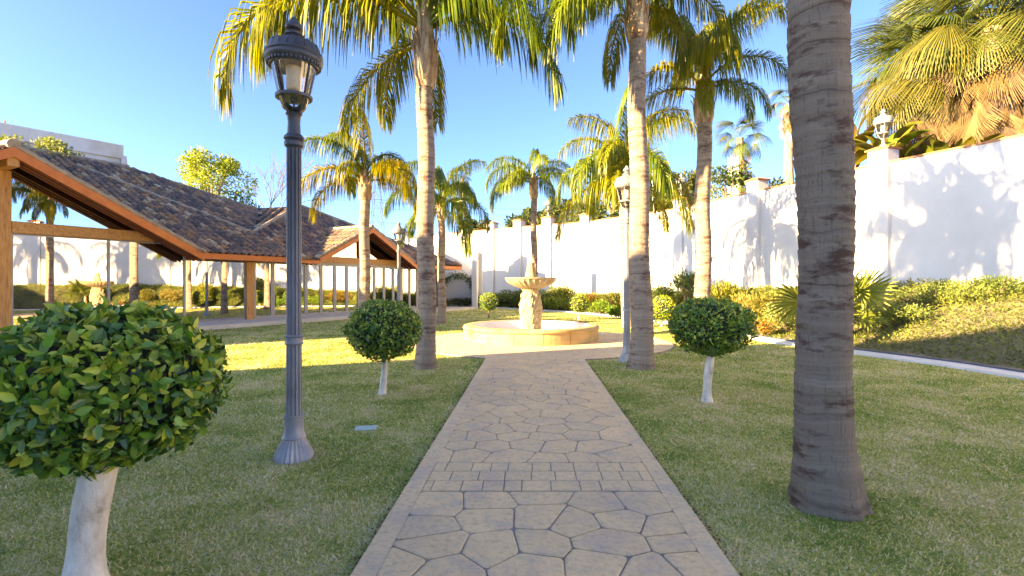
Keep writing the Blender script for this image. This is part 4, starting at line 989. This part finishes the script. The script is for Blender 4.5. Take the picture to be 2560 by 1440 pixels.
# ------------------------------------------------------------------ shrubs in the bed
def bush(px, Y, w, h, label, n=1200, ls=.07, tint=(1, 1, 1), spiky=0.0, dz=0, name='shrub', group='shrubs in the wall bed', asp=.4, x=None):
    if x is None: x = (px - 1280) / F_PX * Y
    d1, s = polydist(np.array([[x, Y]]), KERB); z = float(bed_z(np.array([[x, Y]]))[0]) if s[0] < 0 else 0.0
    t = empty(name, (x, Y, z + dz), label, 'shrub', group)
    m = MB(); kk = 6
    for i in range(kk):
        a = i * 2.1; q = w * .3 * random.random(); m.tube([(0, 0, -.1), (q * .5 * math.cos(a), q * .5 * math.sin(a), h * .35), (q * 1.5 * math.cos(a), q * 1.5 * math.sin(a), h * .75)], [.015, .012, .005], 5)
    m.build('stems', M_bark, t)
    # several lobes make an uneven outline
    nl = 7; C = np.stack([rng.uniform(-.32, .32, nl) * w, rng.uniform(-.3, .3, nl) * w, rng.uniform(.35, .68, nl) * h], 1); Rr = rng.uniform(.22, .36, nl)
    k = rng.integers(0, nl, n); d = rdir(n); P = C[k] + d * (np.stack([Rr[k] * w, Rr[k] * w, Rr[k] * h * 1.0], 1)) * (rng.random(n)[:, None] ** .45)
    P[:, 2] = np.maximum(P[:, 2], .02)
    D = unit(d * .7 + rng.normal(0, .5, (n, 3)) + np.array([0, 0, .3 + spiky])); L = ls * rng.uniform(.6, 1.5, n)
    me = quad_leaves('foliage', P, D, rdir(n), L, L * asp, np.clip(rng.normal(.5, .22, n), 0, 1)); o = link('foliage', me, M_shrub, t); o.color = (*tint, 1); return t
bush(1715, 22, 1.5, 1.5, 'grey-green feathery shrub against the wall beside the dark-sheathed palm', 2600, .14, (.8, .95, 1.1), 1.0, asp=.2)
bush(1805, 19, 1.3, 1.25, 'yellow-green feathery shrub below the wall, right of the dark-sheathed palm', 2600, .13, (1.7, 1.35, .7), .8, asp=.25)
bush(1868, 17, 1.2, .95, 'dry pinkish-brown shrub behind the right ball tree', 2000, .1, (2.2, 1.35, 1.2), .9, asp=.25)
bush(1960, 14.6, 1.2, .85, 'dense pale cream-leaved shrub by the kerb beside the stout trunk', 2600, .07, (2.2, 1.9, 2.2))
bush(1905, 14.3, .6, .5, 'small rusty brown shrub at the kerb edge', 900, .06, (2.2, .9, .6))
bush(1925, 15.8, 1.0, 1.0, 'olive-brown leafy shrub behind the cream-leaved shrub', 1800, .08, (1.2, .85, .5))
bush(1500, 25.2, 1.3, .75, 'bright green low shrub by the kerb behind the plaza', 1600, .09, (1.1, 1.45, .6))
bush(1548, 22.8, 1.0, .6, 'bright green low shrub right beside the lamp post foot', 1500, .09, (1.0, 1.5, .6))
bush(1530, 26, 1.9, 1.15, 'olive twiggy shrub with brown base behind the bright low shrubs', 2400, .12, (1.0, .85, .6), .6, asp=.25)
bush(1478, 27, 1.7, 1.1, 'reddish-brown shrub beside the pale ball tree', 2200, .11, (2.0, .95, .6), .6, asp=.3)
bush(1410, 30, 2.2, 1.2, 'green-yellow mixed shrub at the foot of the white pillar', 2400, .12, (1.5, 1.3, .7), .5)
bush(1395, 28.9, 1.6, .9, 'light green shrub before the white pillar', 1800, .11, (1.4, 1.4, .7))
bush(1370, 30.5, 2.0, 1.0, 'dull green hedge shrub left of the white pillar', 2200, .11, (.75, .9, .7))
bush(1325, 32.2, 2.2, 1.05, 'dark hedge shrub directly behind the fountain column', 2200, .11, (.6, .8, .7))
bush(1280, 33, 2.2, 1.05, 'dark hedge shrub between the fountain and the small ball tree', 2200, .11, (.65, .8, .65))
bush(1240, 33.6, 2.0, 1.0, 'dark hedge shrub behind the small ball tree', 2000, .11, (.7, .8, .6))
bush(1205, 33.2, 1.0, .9, 'dark shrub at the corner of the white screen wall', 1500, .1, (.5, .7, .6), x=-1.75)
bush(1150, 32.6, 1.6, .8, 'purple-green low shrub at the foot of the screen wall', 1500, .1, (.9, .7, .8))
bush(1120, 33.5, 1.4, .8, 'rusty low shrub at the foot of the screen wall by the slim palm', 1400, .1, (1.6, .8, .5))
bush(1600, 24.5, 1.6, 1.1, 'pale green shrub between the thick palm and the wall', 2000, .11, (1.6, 1.6, .9), .4)
bush(1650, 23, 1.4, 1.2, 'silver-green loose shrub behind the yellow ball tree', 2000, .12, (1.2, 1.3, 1.0), .7, asp=.25)
bush(1755, 20, 1.1, .8, 'mid-green shrub at the foot of the wall behind the flattened ball tree', 1500, .09, (1.0, 1.1, .7))
# climber trained along the screen wall
t = empty('climbing_plant', (-3.3, 33.2, 0), 'leafy climber trained over the white screen wall', 'climber')
m = MB(); vine = [(1.0, -.05, 0), (.9, -.1, 1.0), (.55, -.1, 1.8), (.1, -.1, 2.1), (-.5, -.1, 2.1), (-1.0, -.1, 1.75), (-1.3, -.1, 1.6)]; m.tube(vine, .025, 6); m.build('stem', M_bark, t)
pts = np.array(vine); tt = rng.random(900); i = (tt * 5.999).astype(int); f = tt * 5.999 - i; P = pts[i] * (1 - f[:, None]) + pts[i + 1] * f[:, None] + rng.normal(0, [.12, .06, .14], (900, 3)); P[:, 1] = np.minimum(P[:, 1], .03); L = .1 * rng.uniform(.7, 1.3, 900)
o = link('foliage', quad_leaves('foliage', P, rdir(900), rdir(900), L, L * .6, rng.random(900)), M_shrub, t); o.color = (.7, .9, .6, 1)

# ground cover over the right-hand slope and along the bed
def cover():
    n = 170000; k = rng.random(n) ** 1.15; t = rng.random(n) ** .8
    i = k * 108 + 12; j = i.astype(int); f = (i - j)[:, None]
    # choose positions between edging and wall, from right of the frame to the far end
    A = KE[j] * (1 - f) + KE[np.minimum(j + 1, len(KE) - 1)] * f; B = Wl[j] * (1 - f) + Wl[np.minimum(j + 1, len(Wl) - 1)] * f
    P2 = A + (B - A) * (0.02 + .97 * t)[:, None]; ok = P2[:, 1] > 3.5; P2 = P2[ok]; n = len(P2)
    z = bed_z(P2); pat = np.sin(P2[:, 0] * 2.3 + P2[:, 1] * 1.7) + np.sin(P2[:, 1] * 3.1 - P2[:, 0] * 1.1) + rng.normal(0, .5, n)
    dk, _ = polydist(P2, KERB); hgt = np.clip((dk - .7) / 1.5, .08, 1) * (.16 + .06 * pat).clip(.03, .34)
    P = np.c_[P2, z + hgt * rng.random(n)]
    D = unit(rng.normal(0, 1, (n, 3)) * [1, 1, .55] + [0, 0, .55]); sc = np.maximum(1, P2[:, 1] / 11) ** .7; L = .085 * rng.uniform(.5, 1.5, n) * sc
    rn = np.clip(.5 + .12 * pat + rng.normal(0, .18, n), 0, 1)
    o = link('ground_cover', quad_leaves('ground_cover', P, D, rdir(n), L, L * .24, rn), M_shrub); o.color = (1.15, 1.05, .8, 1)
    tag(o, 'spiky grey-green ground cover on the bank below the wall', 'ground cover', kind='stuff')
cover()
# cream-leaved mat plants on the sunny bank
for k, (px, Y, w) in enumerate(((2240, 12.6, 1.6), (2330, 12.9, 1.7), (2420, 12.6, 1.7), (2180, 13.4, 1.4), (2500, 12.3, 1.6))):
    bush(px, Y, w, .55, ['cream-leaved mat plant on the bank beside the young fan palm', 'cream-leaved mat plant midway up the bank below the shadowed wall', 'sparse cream-leaved mat plant high on the bank', 'cream-leaved mat plant behind the young fan palm', 'grey-green mat plant at the end of the bank'][k], 2200, .06, (1.7, 1.6, 1.5) if k < 4 else (.9, 1, .8))

# ------------------------------------------------------------------ fan palms
def fan_mesh(name, R_=0.6, n=24, pet=0.9, droop=0.5, spread=300, seed=0, cut=.5, mat=None):
    r = np.random.default_rng(seed); V = []; Fq = []; rn = []
    # stalk along +x
    for i in range(2):
        x = i * pet; w = .02
        V += [(x, -w, 0), (x, 0, w * .7), (x, w, 0), (x, 0, -w * .7)]; rn += [.7] * 4
    for k in range(4): Fq.append((k, (k + 1) % 4, 4 + (k + 1) % 4, 4 + k))
    A = np.linspace(-R(spread / 2), R(spread / 2), n); st = R(spread) / n * .5
    for a in A:
        ln = R_ * (1 - .18 * abs(a) / math.pi) * r.uniform(.9, 1.08); b = len(V)
        for f, hw in ((.04, .02), (cut, st * cut * .98), (.78, st * .42), (1.0, .006)):
            rad = ln * f; dz = -droop * ln * f**3 + .03 * math.sin(a * 5); c_, s_ = math.cos(a), math.sin(a); h = hw * ln if f > .05 else .01
            up = .04 * ln * f * (1 if f < .6 else .2)
            V += [(pet + rad * c_ + h * s_, rad * s_ - h * c_, dz), (pet + rad * c_, rad * s_, dz + up), (pet + rad * c_ - h * s_, rad * s_ + h * c_, dz)]; q = float(np.clip(r.normal(.5, .18), 0, 1)); rn += [q, q, q]
        for i in range(3):
            for e in range(2): Fq.append((b + 3 * i + e, b + 3 * i + e + 1, b + 3 * i + 4 + e, b + 3 * i + 3 + e))
    me = npmesh(name, np.array(V), np.array(Fq), np.array(rn)); me.materials.append(mat or M_fan); return me
FAN = [fan_mesh('fan_leaf', .62, 26, .7, .15, 270, 1), fan_mesh('fan_leaf', .7, 26, .8, .25, 260, 2)]
FANW = [fan_mesh('fan_leaf', 1.0, 46, 1.1, .8, 200, 3, .28), fan_mesh('fan_leaf', 1.05, 44, 1.2, 1.1, 180, 4, .22), fan_mesh('fan_leaf', 1.0, 46, 1.0, .6, 220, 5, .25)]
FAND = [fan_mesh('dead_leaf', 1.0, 30, .9, .3, 80, 6, .2, M_deadfan), fan_mesh('dead_leaf', 1.15, 30, .8, .4, 60, 7, .15, M_deadfan)]
def place(me, par, loc, az, pitch, roll, sc, col=(1, 1, 1)):
    o = link(me.name.split('.')[0], me, None, par); o.location = loc; o.rotation_euler = Matrix.Rotation(az, 4, 'Z').to_3x3().__matmul__(Matrix.Rotation(-pitch, 3, 'Y')).__matmul__(Matrix.Rotation(roll, 3, 'X')).to_euler(); o.scale = (sc, sc, sc); o.color = (*col, 1); return o
# young fan palm in the bed beside the stout trunk
z = float(bed_z(np.array([[8.0, 12.6]]))[0])
t = empty('young_fan_palm', (8.0, 12.6, z), 'young fan palm with broad pleated leaves on the bank', 'fan palm')
m = MB(); m.lathe([(.1, -.1), (.11, .2), (.09, .5), (.04, .72)], 12); m.build('trunk', M_boot, t)
for k, (az, pi_, ro, sc) in enumerate(((-35, 48, .9, 1.0), (5, 25, 1.2, 1.0), (-80, 60, .5, 1.0), (175, 22, .9, 1.0), (195, 42, -.7, .95), (120, 50, .4, .9), (60, 45, .3, .9), (-120, 15, .5, .8), (-15, 5, .8, .8))):
    place(FAN[k % 2], t, (0, 0, .62), R(az), R(pi_), ro, sc * 1.15, (1.5, 1.45, .95))
# shaggy fan palms behind the wall
def washingtonia(x, y, h, label, r0=.35, nd=46, ng=26, sc=1.0, base=0.0, group='shaggy fan palms behind the wall', skirt=2.6, seed=1, lean=(0, 0)):
    r = random.Random(seed); t = empty('fan_palm', (x, y, base), label, 'fan palm', group)
    auto_smooth(trunk_geo(h, r0, r0 * .8, lean, .12, 20, 1.2, seed).build('trunk', M_boot, t), 60)
    for k in range(nd):
        f = k / max(1, nd - 1); a = k * 2.4; place(FAND[k % 2], t, (lean[0] + r0 * .7 * math.cos(a), lean[1] + r0 * .7 * math.sin(a), h - f * skirt * sc - .1), a, R(-50 - 36 * r.random()), r.uniform(-.9, .9), sc * r.uniform(.8, 1.1), (r.uniform(.55, 1.05),) * 2 + (r.uniform(.55, .95),))
    for k in range(ng):
        f = k / ng; a = k * 2.4 + r.uniform(-.2, .2); pi_ = 70 - 120 * f; place(FANW[k % 3], t, (lean[0] + r0 * .3 * math.cos(a), lean[1] + r0 * .3 * math.sin(a), h + .25 * (1 - f)), a, R(pi_), r.uniform(-.6, .6), sc * r.uniform(.85, 1.1), (.7 + .7 * f * r.random(), .75 + .4 * f * r.random(), .75))
    return t
washingtonia(15.6, 16.6, 9.8, 'tallest shaggy fan palm behind the wall with a straw-coloured skirt', .38, 130, 40, 1.25, skirt=4.0, seed=2)
washingtonia(17.6, 17.0, 9.0, 'shaggy fan palm behind the wall at the end of the row, long dry skirt', .38, 120, 36, 1.25, skirt=4.0, seed=3)
washingtonia(14.6, 18.6, 9.0, 'leaning fan palm with green drooping fans behind the wall lantern', .3, 50, 40, 1.15, skirt=2.2, seed=4, lean=(.5, 0))
washingtonia(16.8, 19.5, 11.2, 'high fan palm behind the shaggy row with green crown', .35, 40, 30, 1.2, skirt=2.2, seed=5)
# broad paddle-leaved plants at the foot of the fan palms
PAD = []
for s in range(3):
    r = np.random.default_rng(s); V = []; Fq = []; rn = []; N = 12
    for i in range(N + 1):
        f = i / N; x = f * 1.5; wd = .26 * math.sin(math.pi * min(1, .08 + .92 * f)) ** .6 if f < 1 else .01; z_ = .25 * math.sin(f * 2.0) - .35 * f**2.2
        V += [(x, -wd, z_ - .05), (x, 0, z_), (x, wd, z_ - .05)]; rn += [.45, .7, .5]
    for i in range(N):
        for e in range(2): Fq.append((3 * i + e, 3 * i + e + 1, 3 * i + e + 4, 3 * i + e + 3))
    me = npmesh('paddle_leaf', np.array(V), np.array(Fq), np.array(rn)); me.materials.append(M_fan); PAD.append(me)
def paddle(x, y, base, label, n=14, h=2.2, col=(1, 1, 1), seed=0, sc=1.0):
    r = random.Random(seed); t = empty('paddle_leaf_plant', (x, y, base), label, 'plant', 'paddle-leaved plants behind the wall')
    m = MB()
    for k in range(4): a = k * 1.7; m.tube([(.15 * math.cos(a), .15 * math.sin(a), 0), (.3 * math.cos(a), .3 * math.sin(a), h)], [.1, .07], 8)
    m.build('stalks', M_boot, t)
    for k in range(n):
        a = k * 2.4; place(PAD[k % 3], t, (.3 * math.cos(a), .3 * math.sin(a), h * r.uniform(.5, 1.05)), a, R(r.uniform(10, 75)), r.uniform(-.5, .5), sc * r.uniform(.8, 1.2), (col[0] * r.uniform(.8, 1.4), col[1] * r.uniform(.8, 1.2), col[2]))
paddle(13.0, 17.6, 4.2, 'paddle-leaved plant with torn green leaves behind the wall lantern', 18, 2.2, (.9, .95, .6), 1, .8)
paddle(14.3, 16.6, 4.0, 'paddle-leaved plant below the leaning fan palm', 16, 1.6, (.8, .85, .5), 2, .8)
paddle(15.6, 15.6, 3.9, 'dark paddle-leaved plant in the shade of the dry skirts', 14, .9, (.5, .6, .4), 3, .7)
paddle(12.6, 19.2, 4.2, 'yellowing paddle-leaved plant left of the wall lantern', 16, 3.0, (1.2, 1.0, .5), 4, .8)
paddle(16.6, 14.2, 4.2, 'dark paddle-leaved plant at the wall below the palm skirts', 12, .7, (.5, .55, .4), 6, .7)
m = MB()
terr = MB(); q = np.r_[offset(Wl, .32)[18:], offset(Wl, 30)[18:][::-1]]
terr.add([(x, y, 4.0) for x, y in q], [tuple(range(len(q)))]); tag(terr.build('raised_terrain', M_soil), kind='structure')

# ------------------------------------------------------------------ trees beyond
def tree(x, y, base, h, w, label, n=5000, ls=.25, tint=(1, 1, 1), seed=0, name='tree', crown0=.3, asp=.45, group='trees beyond the garden'):
    r = np.random.default_rng(seed); t = empty(name, (x, y, base), label, 'tree', group)
    m = MB(); m.tube([(0, 0, -.3), (.05 * w, 0, h * .3), (.02 * w, 0, h * .7)], [.035 * h, .028 * h, .01 * h], 10)
    nl = 26; C = np.stack([r.uniform(-.38, .38, nl) * w, r.uniform(-.38, .38, nl) * w, h * (crown0 + (.92 - crown0) * r.random(nl))], 1)
    C[:, :2] *= (1.15 - .75 * ((C[:, 2:] / h - crown0) / (1 - crown0)) ** 2)
    for c_ in C[:12]: m.tube([(.03 * w, 0, h * r.uniform(.25, .5)), tuple(c_ * [.5, .5, .85]), tuple(c_)], [.012 * h, .008 * h, .003 * h], 6)
    m.build('trunk', M_bark, t)
    Rr = r.uniform(.1, .2, nl) * w; k = r.integers(0, nl, n); d = unit(r.normal(size=(n, 3))); P = C[k] + d * Rr[k][:, None] * (r.random(n)[:, None] ** .4) * [1, 1, .8]
    D = unit(d + r.normal(0, .6, (n, 3))); L = ls * r.uniform(.6, 1.4, n); lob = r.normal(0, .12, nl)
    o = link('crown', quad_leaves('crown', P, D, unit(r.normal(size=(n, 3))), L, L * asp, np.clip(r.normal(.5, .2, n) + lob[k], 0, 1)), M_shrub, t); o.color = (*tint, 1); return t
p = at(525, 520, 38); tree(p[0], p[1], 0, 12.0, 6.6, 'bright yellow-green tree standing behind the pavilion roof', 12000, .2, (2.2, 2.0, .6), 1, crown0=.45)
p = at(615, 520, 40); tree(p[0], p[1], 0, 9.3, 3.4, 'small dark green tree beside the bright tree behind the roof', 2600, .2, (.45, .9, .45), 2, crown0=.4)
p = at(130, 400, 21.5); tree(p[0], p[1], 0, 8.1, 3.4, 'pale dusty shrub-like tree between the pavilion roof and concrete block', 5000, .16, (1.7, 1.5, 1.0), 3, crown0=.45)
p = at(-10, 380, 20); tree(p[0], p[1], 0, 7.9, 2.0, 'pale dusty tree behind the gable ridge', 2500, .16, (1.7, 1.5, 1.0), 4, crown0=.45)
# bare tree
p = at(670, 530, 42); t = empty('bare_tree', (p[0], p[1], 0), 'leafless twiggy tree behind the roof valley', 'tree', 'trees beyond the garden')
m = MB(); r = random.Random(5)
def twig(p0, d, L, rad, k):
    p1 = p0 + d * L; m.tube([p0, p1], [rad, rad * .65], 4)
    if k == 0: return
    for _ in range(3):
        d2 = (d + Vector((r.uniform(-.6, .6), r.uniform(-.5, .5), r.uniform(-.2, .45)))).normalized(); twig(p1, d2, L * r.uniform(.6, .85), rad * .6, k - 1)
twig(Vector((0, 0, 0)), Vector((0, 0, 1)), 3.6, .12, 5); m.build('branches', M_bark, t)
OL = (.85, .8, .75)
for k, (px, py, Y, h, w, col, lab) in enumerate((
    (1535, 450, 44, 8.0, 7.0, (.7, .75, .55), 'large round olive-green tree behind the wall, left of the thick palm trunk'),
    (1470, 520, 48, 6.0, 5.0, (.6, .6, .4), 'lower dark tree leaning on the large round tree behind the wall'),
    (1400, 525, 50, 6.0, 5.0, OL, 'grey-green tree behind the wall beside the far lantern'),
    (1315, 545, 52, 5.4, 4.5, (.6, .65, .5), 'dark bushy tree behind the wall left of the far lantern'),
    (1355, 540, 54, 5.4, 4.0, (.7, .7, .6), 'hazy tree between the far lantern and the fountain palm'),
    (1215, 575, 55, 4.4, 4.0, (.8, .6, .5), 'low brownish tree just showing over the far wall'),
    (1180, 575, 56, 4.5, 2.6, (.5, .65, .4), 'small dark tree over the far wall by the screen'),
    (1660, 485, 40, 7.2, 4.5, (.65, .6, .4), 'tree behind the flagpole and the wall'),
    (1725, 465, 40, 7.6, 4.5, (.75, .65, .35), 'olive tree behind the wall lantern near the dark-sheathed palm'),
    (1820, 440, 30, 6.0, 4.0, (.8, .9, .6), 'rounded green tree behind the wall beneath the ragged fan palm'),
    (1925, 475, 28, 4.0, 2.5, (.6, .7, .5), 'low bush-like tree over the wall beside the stout trunk'))):
    q = at(px, py, Y); tree(q[0], q[1], 2.0, q[2] - 2.0 + (1.3 if Y > 35 else .6), w, lab, 5200, .3 if Y > 35 else .2, col, 20 + k, crown0=.3)
# distant fan palms
for k, (px, py, Y, lab, sc) in enumerate(((1186, 445, 62, 'very tall thin far-off fan palm leaning behind the far wall', .75), (1152, 502, 70, 'thin far-off fan palm with tiny dark crown', .6), (1850, 345, 34, 'ragged fan palm with dry skirt rising over the wall', .8), (1972, 262, 30, 'fan palm crown peeping out beside the stout trunk', .6))):
    q = at(px, py, Y); base = 0 if k < 2 else 3.9
    washingtonia(q[0], q[1], q[2] - base, lab, .22 if k < 2 else .28, (10, 8, 30, 12)[k], (14, 10, 16, 14)[k], sc, base, 'far fan palms', (1.2, 1.4, 3.2, 1.2)[k], 40 + k, (-1.5, 0) if k == 0 else (0, 0))
# lattice pylon, mast, power lines, flagpole
def lattice(x, y, h, w0, w1, label, mat, name='pylon', base=0, n=9, rad=.07, arms=True):
    t = empty(name, (x, y, base), label, name); legs = []
    for sx, sy in ((-1, -1), (1, -1), (1, 1), (-1, 1)):
        m = MB(); m.tube([(sx * w0, sy * w0, 0), (sx * w1, sy * w1, h)], rad, 4); m.build('leg', mat, t)
    m = MB()
    for k in range(n):
        f0, f1 = k / n, (k + 1) / n; a, b = w0 + (w1 - w0) * f0, w0 + (w1 - w0) * f1
        for (s1, s2) in (((-1, -1), (1, -1)), ((1, -1), (1, 1)), ((1, 1), (-1, 1)), ((-1, 1), (-1, -1))):
            m.tube([(s1[0] * a, s1[1] * a, h * f0), (s2[0] * b, s2[1] * b, h * f1)], rad * .6, 4); m.tube([(s2[0] * a, s2[1] * a, h * f0), (s1[0] * b, s1[1] * b, h * f1)], rad * .6, 4)
    m.build('bracing', mat, t)
    if arms:
        for f in (.78, .88, .97):
            m = MB(); m.tube([(-4, 0, h * f), (0, 0, h * f + .5), (4, 0, h * f)], rad, 4); m.build('cross_arm', mat, t)
    return t
q = at(943, 440, 130); lattice(q[0], q[1], q[2], 2.6, .5, 'grey lattice power pylon far behind the golden palm', M_wire, rad=.06)
q = at(1833, 392, 33); lattice(q[0], q[1], q[2] - 3.9, .25, .2, 'slim white lattice mast behind the wall in front of the ragged fan palm', M_whitepaint, 'mast', 3.9, 9, .035, False)
pl = at(943, 440, 130)
for k, (py0, py1) in enumerate(((500, 505), (512, 520), (545, 555))):
    a = at(560, py0 - 40, 150); b = at(943, py1, 130); c_ = at(1600, py1 + 18, 160); m = MB()
    pts = []
    for p0, p1 in ((a, b), (b, c_)):
        for i in range(9): f = i / 9; pts.append(p0 + (p1 - p0) * f - np.array([0, 0, 4.0 * f * (1 - f)]))
    m.tube(pts + [c_], .035, 4); tag(m.build('power_line', M_wire), ['highest power line sagging from the lattice pylon', 'middle power line sagging from the lattice pylon', 'lowest power line sagging from the lattice pylon'][k], 'power line', 'power lines from the pylon')
p0 = at(1637, 530, 31); p1 = at(1630, 405, 31); m = MB(); m.tube([(p0[0], p0[1], 3.9), p1], [.06, .04], 10); tag(m.build('flagpole', M_whitepaint), 'slim white flagpole behind the wall beside the thick palm trunk', 'flagpole')
q = at(1441, 515, 60); m = MB(); m.tube([(q[0], q[1], 0), tuple(q)], .05, 5); m.tube([(q[0] - .2, q[1], q[2]), (q[0] + 2.5, q[1], q[2] - .3)], .03, 4); tag(m.build('utility_pole', M_steel), 'thin utility pole between the trees behind the wall', 'utility pole')

# ------------------------------------------------------------------ small things on the lawn
q = ground(915, 1072); m = MB(); a0 = R(8)
P = [(-.11, -.075), (.11, -.075), (.11, .075), (-.11, .075)]; P = [(q[0] + x * math.cos(a0) - y * math.sin(a0), q[1] + x * math.sin(a0) + y * math.cos(a0)) for x, y in P]
m.hexa([(x, y, 0) for x, y in P] + [(x, y, .016) for x, y in P]); vc = bevel(m.build('valve_cover', M_cover), .008)
tag(vc, 'small blue-green irrigation valve cover sunk in the lawn', 'valve cover'); TRUNK_HOLES.append(((q[0], q[1]), .13))
q = ground(1856, 1079); m = MB(); m.add([(q[0] - .02, q[1], .03), (q[0], q[1] - .015, .035), (q[0] + .025, q[1], .03), (q[0], q[1] + .02, .04)], [(0, 1, 2, 3)])
M_petal = simple('pink_petal', [(0.3, (.5, .12, .16)), (.7, (.6, .18, .22))], 9, .6, 0); tag(m.build('petal', M_petal), 'single pink petal fallen on the right lawn', 'petal')
# dead leaves caught along the path edges
n = 900; yq = 1.6 + rng.random(n) ** 1.5 * 8; sd_ = rng.random(n) < .5; xq = np.where(sd_, -0.93, 1.065) + PATH_SL * yq + np.abs(rng.normal(0, .018, n)) * np.where(sd_, -1, 1)
P = np.c_[xq, yq, .008 + .015 * rng.random(n)]; L = rng.uniform(.012, .03, n)
o = link('leaf_litter', quad_leaves('leaf_litter', P, unit(rng.normal(size=(n, 3)) * [1, 1, .3]), unit(rng.normal(size=(n, 3)) * [.4, .4, 1]), L, L * .5, rng.random(n)), M_bark_litter); tag(o, 'dry brown leaf litter along the path edges', 'leaf litter', kind='stuff')
lawn_blades()
